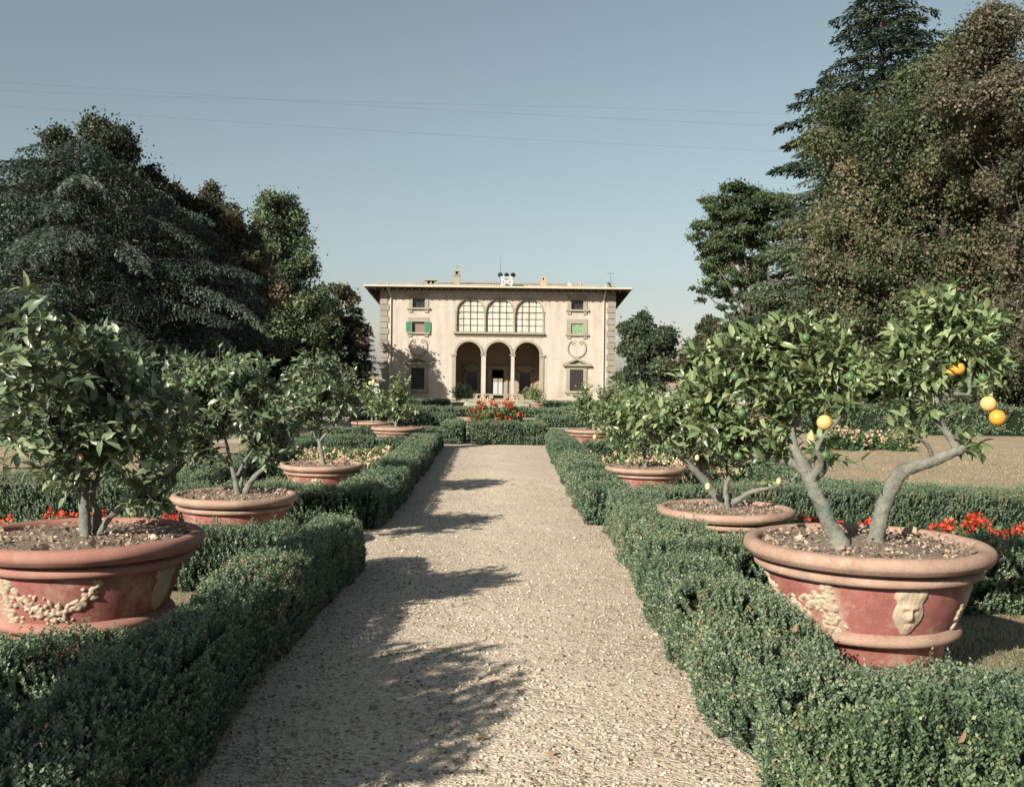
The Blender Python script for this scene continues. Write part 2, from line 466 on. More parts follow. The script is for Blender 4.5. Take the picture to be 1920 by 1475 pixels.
def lawn_mat():
    N = NT('dry_lawn'); co = N.coord()
    f = N.mix(.5, N.noise(co, .7, 6, .7), N.noise(co, 22., 4, .7))
    c = N.ramp(f, [(.3, (.15, .13, .085)), (.45, (.3, .245, .17)), (.6, (.41, .335, .24)), (.75, (.5, .415, .31))])
    p = N.n('ShaderNodeBsdfPrincipled', Roughness=.95); p.inputs['Specular IOR Level'].default_value = .1
    N.l(c, p.inputs['Base Color'])
    b = N.n('ShaderNodeBump'); b.inputs['Strength'].default_value = .8; b.inputs['Distance'].default_value = .05
    N.l(N.noise(co, 35., 5, .75), b.inputs['Height']); N.l(b.outputs[0], p.inputs['Normal'])
    N.l(p.outputs[0], N.out.inputs[0]); return N.m
M['lawn'] = lawn_mat()
M['forecourt'] = surf('pale_forecourt', [(.3, (.5, .49, .44)), (.7, (.6, .6, .56))], 1., .9, .2, 8)

# ================================================================== ground, paths
def sheet(name, xs, ys, dz, mat, edge=None):
    X, Y = np.meshgrid(xs, ys)
    if edge is not None:
        lo, hi = edge(ys)
        t = (xs - xs[0]) / (xs[-1] - xs[0])
        X = lo[:, None] + (hi - lo)[:, None] * t[None, :]
    V = np.stack([X, Y, gz(Y) + dz], -1).reshape(-1, 3)
    nx, ny = len(xs), len(ys)
    i = np.arange(ny - 1)[:, None] * nx; j = np.arange(nx - 1)[None, :]
    F = np.stack([i + j, i + j + 1, i + nx + j + 1, i + nx + j], -1).reshape(-1, 4)
    return tag(mk(name, V, F, mat, smooth=True), kind='structure')
ysg = np.unique(np.concatenate([np.linspace(-60, 0, 5), np.linspace(0, 30, 61), np.linspace(30, 100, 71), np.linspace(100, 400, 10), [1000, 3000]]))
tag(sheet('ground', A([-2500, -400, -60, -30, -15, -8, -4, 0, 4, 8, 15, 30, 60, 400, 2500.]), ysg, 0, M['lawn']), 'dry tan lawn spreading either side of the gravel path', 'ground')
yp = np.linspace(-3, 28.2, 90)
tag(sheet('gravel_path', np.linspace(-1.7, 1.3, 13), yp, .006, M['gravel'],
      edge=lambda y: (np.interp(y, [-3, 9, 12, 28], [-1.5, -1.6, -1.75, -1.95]), np.interp(y, [-3, 7, 12, 28], [1.2, 1.3, 1.5, 1.5]))),
    'pale gravel path running straight to the villa', 'path')
tag(sheet('gravel_plaza', np.linspace(-9, 9, 13), np.linspace(28.2, 62, 40), .004, M['gravel']), 'pale gravel crossing beyond the end of the path', 'path')
tag(sheet('gravel_forecourt', np.linspace(-26, 26, 13), np.linspace(62, 86, 20), .005, M['gravel']), 'gravel forecourt in front of the villa', 'path')
tag(sheet('rear_terrace', np.linspace(-30, 30, 5), np.linspace(101, 330, 12), .006, M['forecourt']), 'pale terrace seen through the villa door', 'terrace')

# loose stones on the near path (uncountable)
def stones():
    n = 42000
    y = 3.3 + 16 * rng.random(n) ** 2.0
    x = rng.uniform(-1.5, 1.25, n)
    s = .0035 + .010 * rng.random(n) ** 4
    big = rng.random(n) < .006; s[big] *= 1.9
    oct_ = A([(1, 0, 0), (0, 1, 0), (-1, 0, 0), (0, -1, 0), (0, 0, 1), (0, 0, -1)], float)
    f = A([(0, 1, 4), (1, 2, 4), (2, 3, 4), (3, 0, 4), (1, 0, 5), (2, 1, 5), (3, 2, 5), (0, 3, 5)])
    V = oct_[None] * rng.uniform(.6, 1.35, (n, 6, 1)) + rng.normal(0, .18, (n, 6, 3))
    V[:, :, 2] *= .62
    a = rng.random(n) * 6.3; ca, sa = np.cos(a)[:, None], np.sin(a)[:, None]
    V = np.stack([V[..., 0] * ca - V[..., 1] * sa, V[..., 0] * sa + V[..., 1] * ca, V[..., 2]], -1) * s[:, None, None]
    V += np.stack([x, y, gz(y) + .006 + s * .3], -1)[:, None, :]
    F = (np.arange(n)[:, None, None] * 6 + f[None]).reshape(-1, 3)
    o = mk('gravel_stones', V.reshape(-1, 3), F, M['stone'], tint=np.repeat(rng.random(n), 8))
    tag(o, 'loose pale stones strewn over the near path', 'gravel', kind='stuff')
stones()


def litter():
    n = 2600
    y = 3.2 + 12 * rng.random(n) ** 1.4
    side = rng.random(n) < .5
    off = np.abs(rng.normal(0, .16, n))
    x = np.where(side, -1.22 + off, np.interp(y, [3.5, 7, 12], [.97, 1.03, 1.2]) - off)
    far = rng.random(n) < .12
    x = np.where(far, rng.uniform(-1.2, 1., n), x)
    B = np.stack([x, y, gz(y) + .014], -1)
    D = nrm(rng.normal(size=(n, 3)) * A([1, 1, .3])); L = rng.uniform(.008, .026, n)
    V, F = kites(B, D, nrm(np.cross(D, A([0, 0, 1.]) + rng.normal(0, .3, (n, 3)))), L, L * .6)
    tag(mk('leaf_litter', V, F, M['chip'], tint=rng.random(n)), 'small dry leaf bits gathered along the path edges', 'leaf litter', kind='stuff')
litter()


def blades(name, label, regions, mat, hmin, hmax, w):
    Vs, Fs, T, b = [], [], [], 0
    for (x0, x1, y0, y1, n) in regions:
        x = rng.uniform(x0, x1, n); y = rng.uniform(y0, y1, n)
        P = np.stack([x, y, gz(y)], -1)
        k = sn(P, 2.2, 5) > rng.uniform(-1.4, .8, n)
        P = P[k]; n = len(P)
        D = nrm(rng.normal(0, .55, (n, 3)) * A([1, 1, .2]) + A([0, 0, 1.]))
        V, F = kites(P, D, perp(D), rng.uniform(hmin, hmax, n), np.full(n, w))
        Vs.append(V); Fs.append(F + b); b += len(V); T.append(rng.random(n))
    o = mk(name, np.vstack(Vs), np.vstack(Fs), mat, tint=np.concatenate(T))
    return tag(o, label, 'grass', kind='stuff')
blades('dry_grass', 'dry straw coloured grass on the lawns', [(4., 9., 13.4, 18, 16000), (5, 15, 18, 30, 26000), (-9, -4.2, 13.4, 20, 14000), (-16, -5, 20, 34, 22000), (-3.9, -2, 8.8, 12, 7000), (2, 4.6, 8.4, 12.2, 5000)], M['grass'], .03, .07, .009)
blades('green_grass', 'short greenish grass beside the near right pot', [(2.3, 4.4, 3.2, 7.2, 16000), (-4.2, -1.9, 3.6, 8, 6000)], M['grass_green'], .025, .06, .005)

# ================================================================== clipped box hedges
def hedge(label, x0, x1, y0, y1, h, dens, L, nl=8, skew=(0, 0), seed=0, name='box_hedge', group='clipped box hedges of the parterre', mat=None, lumpy=.045, tall=.26):
    """clipped hedge: a dark inner body thickly set with small leafy sprigs on every face"""
    r = np.random.default_rng(100 + seed)
    def sk(P):
        t = (P[:, 1] - y0) / (y1 - y0)
        Q = P.copy(); Q[:, 0] += skew[0] * (1 - t) + skew[1] * t; return Q
    faces = []
    for (ax, s, area) in (('z', 1, (x1 - x0) * (y1 - y0)), ('x', -1, (y1 - y0) * h), ('x', 1, (y1 - y0) * h), ('y', -1, (x1 - x0) * h), ('y', 1, (x1 - x0) * h * .6)):
        n = int(area * dens) + 4
        u, v = r.random(n), r.random(n)
        if ax == 'z': P = np.stack([x0 + (x1 - x0) * u, y0 + (y1 - y0) * v, np.full(n, h)], -1); Nn = np.tile(A([0, 0, 1.]), (n, 1))
        elif ax == 'x': P = np.stack([np.full(n, x1 if s > 0 else x0), y0 + (y1 - y0) * u, h * v], -1); Nn = np.tile(A([s, 0, 0.]), (n, 1))
        else: P = np.stack([x0 + (x1 - x0) * u, np.full(n, y1 if s > 0 else y0), h * v], -1); Nn = np.tile(A([0, s, 0.]), (n, 1))
        faces.append((P, Nn))
    P = np.vstack([f[0] for f in faces]); Nn = np.vstack([f[1] for f in faces])
    # round the arrises
    c = A([(x0 + x1) / 2, (y0 + y1) / 2, h * .5]); hx = A([(x1 - x0) / 2, (y1 - y0) / 2, h * .5])
    rr = min(.09, hx.min() * .6)
    q = np.clip(P - c, -(hx - rr), hx - rr); q[:, 2] = np.clip(P[:, 2] - c[2], -9, hx[2] - rr)
    d = P - c - q; ln = np.linalg.norm(d, axis=1, keepdims=True)
    e = ln[:, 0] > rr
    P[e] = (c + q + d / (ln + 1e-9) * rr)[e]; Nn[e] = nrm(d[e] + Nn[e] * .3)
    P = sk(P)
    off = sn(P, 4.2, 31 + seed) * lumpy + sn(P, 13., 57 + seed) * lumpy * .6
    P = P + Nn * off[:, None]
    P[:, 2] = P[:, 2] + gz(P[:, 1])
    n = len(P)
    up = A([0, 0, 1.])
    top = Nn[:, 2] > .6
    D = nrm(Nn * .6 + up * np.where(top, 1.1, 1.15)[:, None] + r.normal(0, .26, (n, 3)))
    SL = L * (r.uniform(2.8, 6.2, n) if nl > 11 else r.uniform(1.7, 3.6, n))
    tl = (r.random(n) < tall) & (top | (Nn[:, 2] > .25))
    SL[tl] *= r.uniform(1.2, 1.8, tl.sum()); D[tl] = nrm(D[tl] * .3 + up)
    P0 = P - D * (SL * .45)[:, None]
    thin = (sn(P, 3.4, 311 + seed) > .9) & (r.random(n) < .6)
    P0[thin] -= Nn[thin] * .035
    t = np.linspace(.2, 1., nl)[None, :, None]
    B = P0[:, None, :] + D[:, None, :] * SL[:, None, None] * t
    s1 = nrm(np.cross(D, r.normal(size=(n, 3)))); s2 = np.cross(D, s1)
    az = (np.arange(nl) * 2.4)[None, :] + r.random((n, 1)) * 6.3
    R = np.cos(az)[..., None] * s1[:, None] + np.sin(az)[..., None] * s2[:, None]
    LD = nrm(R + D[:, None] * (.95 if nl > 11 else .75))
    SD = nrm(np.cross(LD, D[:, None] + r.normal(0, .25, (n, nl, 3))))
    m = n * nl
    LL = (L * r.uniform(.7, 1.25, (n, nl)))
    V, F = kites(B.reshape(m, 3), LD.reshape(m, 3), SD.reshape(m, 3), LL.ravel(), LL.ravel() * .62)
    patch = sn(P, 1.7, 77 + seed) * .1 + sn(P, 9., 78 + seed) * .1
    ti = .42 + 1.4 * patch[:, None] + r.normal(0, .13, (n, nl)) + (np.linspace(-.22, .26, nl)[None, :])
    ti = ti + np.where(r.random((n, 1)) < .05, .3, 0)
    ti = np.where((sn(P, 2.6, 211 + seed) > .95)[:, None] & (r.random((n, 1)) < .16), 1., ti)
    # body
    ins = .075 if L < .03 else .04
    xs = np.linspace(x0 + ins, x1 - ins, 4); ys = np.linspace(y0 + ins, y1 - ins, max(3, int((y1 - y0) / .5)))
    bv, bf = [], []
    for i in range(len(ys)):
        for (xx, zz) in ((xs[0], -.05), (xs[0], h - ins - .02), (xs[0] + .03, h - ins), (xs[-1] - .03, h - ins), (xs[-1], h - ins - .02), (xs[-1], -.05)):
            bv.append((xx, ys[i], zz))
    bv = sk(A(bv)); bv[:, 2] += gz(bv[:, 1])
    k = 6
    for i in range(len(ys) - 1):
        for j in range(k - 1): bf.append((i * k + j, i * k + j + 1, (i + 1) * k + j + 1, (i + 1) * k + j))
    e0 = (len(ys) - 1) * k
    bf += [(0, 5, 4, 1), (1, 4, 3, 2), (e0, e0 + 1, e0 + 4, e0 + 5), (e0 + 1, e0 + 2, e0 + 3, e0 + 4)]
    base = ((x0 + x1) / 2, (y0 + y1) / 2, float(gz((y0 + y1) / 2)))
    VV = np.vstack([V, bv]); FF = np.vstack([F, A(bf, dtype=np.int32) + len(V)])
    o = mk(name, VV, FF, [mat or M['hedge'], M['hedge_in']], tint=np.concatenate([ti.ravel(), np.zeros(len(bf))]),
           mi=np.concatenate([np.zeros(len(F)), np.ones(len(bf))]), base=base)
    return tag(o, label, 'hedge', group)

NEAR, MID, FAR, VFAR = (1250, .0178, 16), (800, .0205, 12), (520, .032, 7), (190, .06, 6)
hedge('long dark box hedge along the left edge of the near path', -1.58, -1.2, 2.5, 9.2, .44, *NEAR, skew=(.0, -.06), seed=1)
hedge('shadowed box hedge across the front of the nearest left pot', -4.6, -1.66, 4.4, 4.9, .3, *NEAR, seed=2)
hedge('low box hedge in the bottom left corner of the photo', -2.08, -1.66, 2.95, 3.7, .38, *NEAR, seed=3)
hedge('box hedge between the two nearest left pots, its top lit by sun', -4.2, -1.7, 7.8, 8.7, .4, *MID, seed=4)
hedge('box hedge end block in front of the left pot with the white rosette', -4.0, -1.46, 12.0, 12.75, .45, *MID, seed=5)
hedge('long box hedge lining the far left edge of the path up to the crossing', -2.1, -1.5, 12.8, 27.6, .42, *FAR, skew=(.03, -.15), seed=6)
hedge('box hedge behind the apricot flowers left of the path', -5., -2.3, 23.6, 24.25, .42, *FAR, seed=7)
hedge('long cross hedge on the left lawn behind the red flowers', -10.5, -4.05, 12.2, 13.1, .48, *MID, seed=8)
hedge('box hedge running away along the outer side of the left apricot bed', -5., -4.4, 13.2, 23.5, .4, *FAR, seed=9)
hedge('near box hedge on the right path edge, left of the big orange tree', 1.0, 1.46, 3.85, 7.0, .42, *NEAR, seed=11)
hedge('box hedge running across the front of the big orange tree pot', 1.47, 4.6, 3.85, 4.42, .31, *NEAR, seed=12)
hedge('low lighter box hedge in the bottom right corner of the photo', .93, 2.75, 2.5, 3.5, .41, *NEAR, seed=13, tall=.4, mat=M['hedge_light'], lumpy=.07)
hedge('box hedge between the big orange tree pot and the pot behind it', 1.66, 5., 7.2, 7.95, .42, *MID, seed=14)
hedge('box hedge along the right path edge beside the second right pot', 1.08, 1.66, 7.05, 12.2, .45, *MID, skew=(-.02, .22), seed=15)
hedge('broad cross hedge on the right, between the red flowers and the dry lawn', 1.75, 9., 12.3, 13.2, .48, *MID, seed=16)
hedge('long box hedge lining the far right edge of the path up to the crossing', 1.1, 1.7, 12.75, 27.6, .42, *FAR, skew=(-.02, .12), seed=17)
hedge('box hedge behind the apricot flowers right of the path', 1.95, 4.6, 23.6, 24.25, .42, *FAR, seed=18)
hedge('box hedge running away along the outer side of the right apricot bed', 4.5, 5.1, 13.25, 23.5, .4, *FAR, seed=19)
hedge('square box hedge block at the head of the path under the red flowers', -.9, .52, 28.9, 29.6, .6, *FAR, seed=21)
hedge('tall hedge stub left of the red flower block at the head of the path', -1.72, -1.15, 28.9, 31., .58, *FAR, seed=22)
hedge('tall hedge stub right of the red flower block at the head of the path', .64, 1.25, 28.9, 31., .58, *FAR, seed=23)
hedge('low hedge wing stretching left from the head of the path', -5.5, -1.75, 28.9, 29.5, .42, *FAR, seed=24)
hedge('low hedge wing stretching right from the head of the path', 1.28, 5., 28.9, 29.5, .42, *FAR, seed=25)
hedge('middle distance hedge bar left of the red flowers', -6., -1.95, 40, 41.5, .38, *VFAR, seed=26)
hedge('middle distance hedge bar right of the red flowers', 1.4, 6., 40, 41.5, .38, *VFAR, seed=27)
hedge('farther hedge bar left of centre in front of the villa', -8., -1.4, 52, 53.5, .4, *VFAR, seed=28)
hedge('farther hedge bar right of centre in front of the villa', .6, 8., 52, 53.5, .4, *VFAR, seed=29)
hedge('farthest low hedge along the left foot of the villa', -10.5, -3.9, 74, 75.2, .55, *VFAR, seed=30)
hedge('farthest low hedge along the right foot of the villa', 3., 10., 74, 75.2, .55, *VFAR, seed=31)
# ================================================================== terracotta pots with citrus trees
def pot_profile(s, bands=True):
    p = [(.0, .02), (.40, .0), (.415, .03), (.425, .12), (.44, .135)]
    body = [(.44, .13), (.47, .2), (.515, .32), (.555, .45), (.565, .49)]
    low = [(.43, .128), (.485, .13), (.505, .145), (.508, .165), (.495, .182), (.478, .192), (.46, .2)]
    mid = [(.55, .455), (.595, .462), (.612, .475), (.612, .495), (.598, .508), (.56, .515)]
    top = [(.565, .505), (.6, .525), (.64, .532), (.655, .54), (.661, .552), (.668, .557), (.675, .572), (.674, .592), (.664, .61), (.645, .621), (.62, .624), (.598, .618), (.586, .6), (.58, .56), (.575, .5)]
    f = lambda L: [(a * s, b * s) for a, b in L]
    return f(p), f(body), f(low), f(mid), f(top)


def body_r(z): return float(np.interp(z, [.13, .2, .32, .45, .49], [.44, .47, .515, .555, .565]))


def relief_mask(s, phi, c, parent, seed):
    """shield-shaped lion-like mask in low relief, lying on the curved body"""
    nx, nz = 26, 34
    U, Wv = np.meshgrid(np.linspace(-1, 1, nx), np.linspace(-1, 1, nz))
    halfw = np.where(Wv > .45, .78 + .2 * np.sin((Wv - .45) * 5), .72 + .22 * np.cos((Wv + .1) * 2.6) - .42 * np.clip(-Wv - .1, 0, 1) ** 1.5)
    ins = np.clip((halfw - abs(U)) / .12, 0, 1) * np.clip((1 - abs(Wv)) / .08, 0, 1)
    g = lambda u, v, su, sv: np.exp(-((U - u) / su) ** 2 - ((Wv - v) / sv) ** 2)
    H = .35 * ins + .55 * g(0, 0, .5, .62) + .5 * g(0, -.05, .1, .22) + .28 * g(0, -.22, .2, .12) - .4 * g(.24, .08, .13, .09) - .4 * g(-.24, .08, .13, .09) \
        + .3 * g(.26, .24, .2, .08) + .3 * g(-.26, .24, .2, .08) - .3 * g(0, -.42, .22, .05) + .25 * g(0, -.62, .2, .14) + .3 * g(.55, .72, .22, .15) + .3 * g(-.55, .72, .22, .15)
    r = np.random.default_rng(seed)
    H = H * ins + ins * (.09 * np.sin(U * 19 + Wv * 9) * np.sin(Wv * 15 - U * 5)) * (1 - g(0, -.05, .42, .5))
    hw, hh, zc = .094 * s, .13 * s, .325 * s
    Uc = np.sign(U) * np.minimum(abs(U), np.maximum(halfw, .05))
    z = zc + Wv * hh
    rad = np.interp(z / s, [.13, .2, .32, .45, .49], [.44, .47, .515, .555, .565]) * s
    an = phi + Uc * hw / (.52 * s)
    rr = rad + H * .03 * s - .004 * s
    V = np.stack([c[0] + rr * np.sin(an), c[1] - rr * np.cos(an), c[2] + z], -1).reshape(-1, 3)
    i = np.arange(nz - 1)[:, None] * nx; j = np.arange(nx - 1)[None, :]
    F = np.stack([i + j, i + j + 1, i + nx + j + 1, i + nx + j], -1).reshape(-1, 4)
    return mk('mask_ornament', V, F, M['lime'], parent, smooth=True)


def cluster(name, s, pts, c, parent, seed, r0=.02):
    """moulded relief of fruit and leaves: lumps (angle, height, spread) raised from one sheet on the curved body"""
    r = np.random.default_rng(seed); lumps = []
    for (an, z, sp) in pts:
        for q in range(11):
            lumps.append((an * .52 + r.normal(0, .6) * sp, z + r.normal(0, .6) * sp, r0 * r.uniform(.3, .72), r.uniform(.6, 2.2), r.random() * 3.14))
        lumps.append((an * .52, z, r0 * .75, 1.3, 0.))
    L = A(lumps)
    g = .0055
    ua = np.arange(L[:, 0].min() - .04, L[:, 0].max() + .04, g); uz = np.arange(max(.14, L[:, 1].min() - .04), min(.5, L[:, 1].max() + .04), g)
    U, W = np.meshgrid(ua, uz); H = np.zeros_like(U)
    for (a, z, k, e, t) in L:
        dx, dz = (U - a), (W - z)
        p, q = (dx * cos(t) + dz * sin(t)) / e, -dx * sin(t) + dz * cos(t)
        d2 = (p * p + q * q) / (k * k)
        H = np.maximum(H, np.where(d2 < 1, np.sqrt(np.clip(1 - d2, 0, 1)) * k * .95, 0))
    an = U / .52
    rad = (np.interp(W, [.13, .2, .32, .45, .49], [.44, .47, .515, .555, .565]) + np.where(H > 0, H + .002, -.004)) * s
    V = np.stack([c[0] + rad * np.sin(an), c[1] - rad * np.cos(an), c[2] + W * s], -1).reshape(-1, 3)
    nx = len(ua); i = np.arange(len(uz) - 1)[:, None] * nx; j = np.arange(nx - 1)[None, :]
    F = np.stack([i + j, i + j + 1, i + nx + j + 1, i + nx + j], -1).reshape(-1, 4)
    keep = (H.reshape(-1)[F] > 0).any(1); F = F[keep]
    used = np.unique(F); remap = np.zeros(len(V), dtype=np.int32); remap[used] = np.arange(len(used))
    return mk(name, V[used], remap[F], M['lime'], parent, smooth=True)


def swag(s, p0, p1, c, parent, seed):
    t = np.linspace(0, 1, 15)
    pts = [(p0 + (p1 - p0) * q, .425 - .17 * sin(pi * q) ** .8, .018 + .042 * sin(pi * q)) for q in t]
    cluster('garland', s, pts, c, parent, seed, .019)


def tassel(s, phi, c, parent, seed):
    t = np.linspace(0, 1, 10)
    cluster('tassel_ornament', s, [(phi, .44 - .23 * q, .01 + .042 * q) for q in t], c, parent, seed, .02)


def rosette(s, phi, c, parent):
    mb = MB(); zc = .34
    for k in range(9):
        a = k * 2 * pi / 9
        an = phi + .062 * cos(a) / .52; z = zc + .062 * sin(a)
        rad = (body_r(z) + .004) * s
        mb.blob((c[0] + rad * sin(an), c[1] - rad * cos(an), c[2] + z * s), .034 * s, 0, (1, .6, 1), 8, 5)
    rad = (body_r(zc) + .01) * s
    mb.blob((c[0] + rad * sin(phi), c[1] - rad * cos(phi), c[2] + zc * s), .032 * s, 0, (1, .9, 1), 8, 5)
    mb.build('rosette_ornament', M['lime'], parent)


def make_pot(root, c, s, deco, rim='terra_rim', body='terra', seed=0, detail=64):
    foot, bod, low, mid, top = pot_profile(s)
    mb = MB(); mb.lathe(foot, c, detail); mb.lathe(bod, c, detail); p = mb.build('pot', M[body], root)
    mb = MB(); mb.lathe(low, c, detail); mb.build('base_band', M[rim], p)
    mb = MB(); mb.lathe(mid, c, detail); mb.build('middle_band', M[rim], p)
    mb = MB()
    n = detail * 2
    mb.lathe(top, c, n)
    V = np.vstack(mb.V); V += nrm(V - A(c))[:] * (sn(V, 5., seed + 3) * .004)[:, None]; mb.V = [V]
    mb.build('rim', M[rim], p)
    for k, d in enumerate(deco):
        ph = RAD(d[1])
        if d[0] == 'mask': relief_mask(s, ph, c, p, seed + k)
        elif d[0] == 'swag': swag(s, ph, RAD(d[2]), c, p, seed + k)
        elif d[0] == 'tassel': tassel(s, ph, c, p, seed + k)
        elif d[0] == 'rosette': rosette(s, ph, c, p)
    # soil
    nr, na = 14, 48
    rr = np.linspace(0, .585 * s, nr); aa = np.arange(na) * 2 * pi / na
    V = np.stack([c[0] + rr[:, None] * np.cos(aa), c[1] + rr[:, None] * np.sin(aa), c[2] + .585 * s + 0 * rr[:, None] * aa], -1).reshape(-1, 3)
    V[:, 2] += sn(V, 7., seed + 9) * .012 * s + sn(V, 23., seed + 10) * .008 * s + .03 * s * (1 - np.repeat(rr, na) / (.585 * s))
    i = np.arange(nr - 1)[:, None] * na; j = np.arange(na)[None, :]; k = (j + 1) % na
    F = np.stack([i + j, i + k, i + na + k, i + na + j], -1).reshape(-1, 4)
    Vs, Fs, T, mi = [V], [F], [np.zeros(len(F))], [np.zeros(len(F))]
    if detail >= 48:
        m = 1500
        q = .57 * s * np.sqrt(rng.random(m)); a = rng.random(m) * 6.3
        B = np.stack([c[0] + q * np.cos(a), c[1] + q * np.sin(a), c[2] + .6 * s + rng.uniform(-.012, .022, m)], -1)
        D = nrm(rng.normal(size=(m, 3)) * A([1, 1, .45]))
        L = rng.uniform(.008, .03, m) * (1 + 1.6 * (rng.random(m) < .05))
        v, f = kites(B, D, perp(D), L, L * .6)
        Fs.append(f + len(V)); Vs.append(v); T.append(rng.random(m)); mi.append(np.ones(m))
    mk('soil', np.vstack(Vs), np.vstack(Fs), [M['soil'], M['chip']], root, tint=np.concatenate(T), mi=np.concatenate(mi), smooth=False)
    return p


def citrus(label, x, y, D, skel, crowns, leafL, nleaf_scale=1., mat='citrus', deco=(), fruits=(), rim='terra_rim', body='terra', seed=0, name='potted_citrus_tree', detail=64, lift=0., group='citrus trees in terracotta pots', generic=None, bushy=1.):
    """skel: branch lines of (px, py, depth offset, radius); crowns: (px, py, rx, ry, depth radius m, depth offset m, shoots)"""
    global rng
    rng = np.random.default_rng(500 + seed)
    r = rng
    s = D / 1.35
    base = A([x, y, float(gz(y)) + lift])
    root = thing(name, label, 'potted tree', base, group)
    if lift:
        mb = MB(); mb.lathe([(0, -lift - .02), (.46 * s, -lift - .02), (.46 * s, -.004), (0, -.004)], base, 32, smooth=False); mb.build('plinth', M['pietra'], root)
    make_pot(root, base, s, deco, rim, body, seed, detail)
    zs = base[2] + .6 * s
    lines = []
    for L in skel:
        P = A([at(px, py, y + dd) for (px, py, dd, rad) in L]); R = A([rad * .68 for (*_, rad) in L])
        lines.append((P, R))
    mb = MB(); nodes, nrad = [], []
    for k, (P, R) in enumerate(lines):
        Q = spline(P, 9 if y < 12 else 6); QR = np.interp(np.linspace(0, 1, len(Q)), np.linspace(0, 1, len(R)), R)
        if k == 0 or Q[0][2] < zs + .06 * s:
            e = Q[0] - (Q[3] - Q[0]) * .5; e[2] = min(Q[0][2], zs) - .14
            QR[0] *= 1.12
            Q = np.vstack([e, Q]); QR = np.concatenate([[QR[0] * 1.35], QR])
        mb.tube(Q, QR, (18 if y < 12 else 10) if QR[0] > .02 else 7, 0, bump=.055, seed=k)
        nodes.append(Q[len(Q) // 3:]); nrad.append(QR[len(Q) // 3:])
    if y < 12:
        VV = np.vstack(mb.V); dv = np.stack([sn(VV, 26., 90 + q) for q in range(3)], -1) * .0045 + np.stack([sn(VV, 70., 95 + q) for q in range(3)], -1) * .002
        mb.V = [VV + dv]
    mb.build('trunk', M['citrus_bark'], root)
    S = np.vstack(nodes); SR = np.concatenate(nrad)
    tw = MB(); Bs, Ds, Ls = [], [], []
    for (px, py, rx, ry, rd, dd, ns) in crowns:
        cc = at(px, py, y + dd); sc = (y + dd) / FPX
        for q in range(int(ns * bushy)):
            u = nrm(r.normal(size=3)) * r.random() ** .42
            E = cc + u * A([rx * sc, rd, ry * sc])
            d = np.linalg.norm(S - E, axis=1) + r.random(len(S)) * .25
            d = d + np.where(S[:, 2] > E[2] + .05, .25, 0)
            k = int(np.argmin(d)); P0 = S[k]; ln = np.linalg.norm(E - P0)
            Cc = P0 + (E - P0) * .5 + A([0, 0, .10 * ln]) + r.normal(0, .1, 3) * ln
            t = np.linspace(0, 1, 7)[:, None]
            Q = (1 - t) ** 2 * P0 + 2 * t * (1 - t) * Cc + t * t * E
            r0 = min(SR[k] * .6, .004 + .008 * ln)
            tw.tube(Q, np.linspace(r0, .0022, 7), 4, 0, cap=False)
            T = nrm(Q[-1] - Q[-2])
            span = min(ln, r.uniform(.16, .34) * (leafL / .09))
            m = max(4, int(r.uniform(8, 13) * nleaf_scale))
            f = 1 - np.sort(r.random(m)) * span / max(ln, .01)
            f[:2] = 1.
            f = f[:, None]
            B = (1 - f) ** 2 * P0 + 2 * f * (1 - f) * Cc + f * f * E
            az = np.arange(m) * 2.4 + r.random() * 6
            a1 = nrm(np.cross(T, r.normal(size=3))); a2 = np.cross(T, a1)
            Rr = np.cos(az)[:, None] * a1 + np.sin(az)[:, None] * a2
            LD = nrm(Rr * r.uniform(.5, 1., (m, 1)) + T * r.uniform(.35, .9, (m, 1)) + A([0, 0, .18]) + r.normal(0, .18, (m, 3)))
            Bs.append(B); Ds.append(LD); Ls.append(leafL * r.uniform(.55, 1.2, m))
    tw.build('branches', M['twig'], root)
    B = np.vstack(Bs); LD = np.vstack(Ds); L = np.concatenate(Ls)
    up = A([0, 0, 1.])
    SD = nrm(np.cross(LD, nrm(up + r.normal(0, .55, (len(LD), 3)))))
    W = L * r.uniform(.36, .5, len(L))
    if leafL * FPX / y > 7:
        V, F = leaf8(B, LD, SD, L, W)
        ti = np.repeat(np.clip(r.normal(.45, .22, len(L)), 0, 1), 8)
    else:
        V, F = kites(B, LD, SD, L, W * 1.1); ti = np.clip(r.normal(.45, .22, len(L)), 0, 1)
    mk('foliage', V, F, M[mat], root, tint=ti, smooth=leafL * FPX / y > 7)
    for (px, py, dd, rp, fm) in fruits:
        p = at(px, py, y + dd); rad = rp * (y + dd) / FPX
        mb = MB()
        sq = (1, 1, 1.) if 'lemon' not in fm else (.85, .85, 1.15)
        mb.blob(p, rad, 0, sq, 20, 12)
        mb.bar(p + A([0, 0, rad * .9]), p + A([.01, .02, rad * 1.9]), .003, 1)
        mb.build('fruit', [M[fm], M['twig']], root)
    return root


DECO = [('mask', 5), ('tassel', -39), ('swag', -42, -92), ('tassel', 52), ('swag', 55, 100), ('mask', 130), ('mask', -130)]
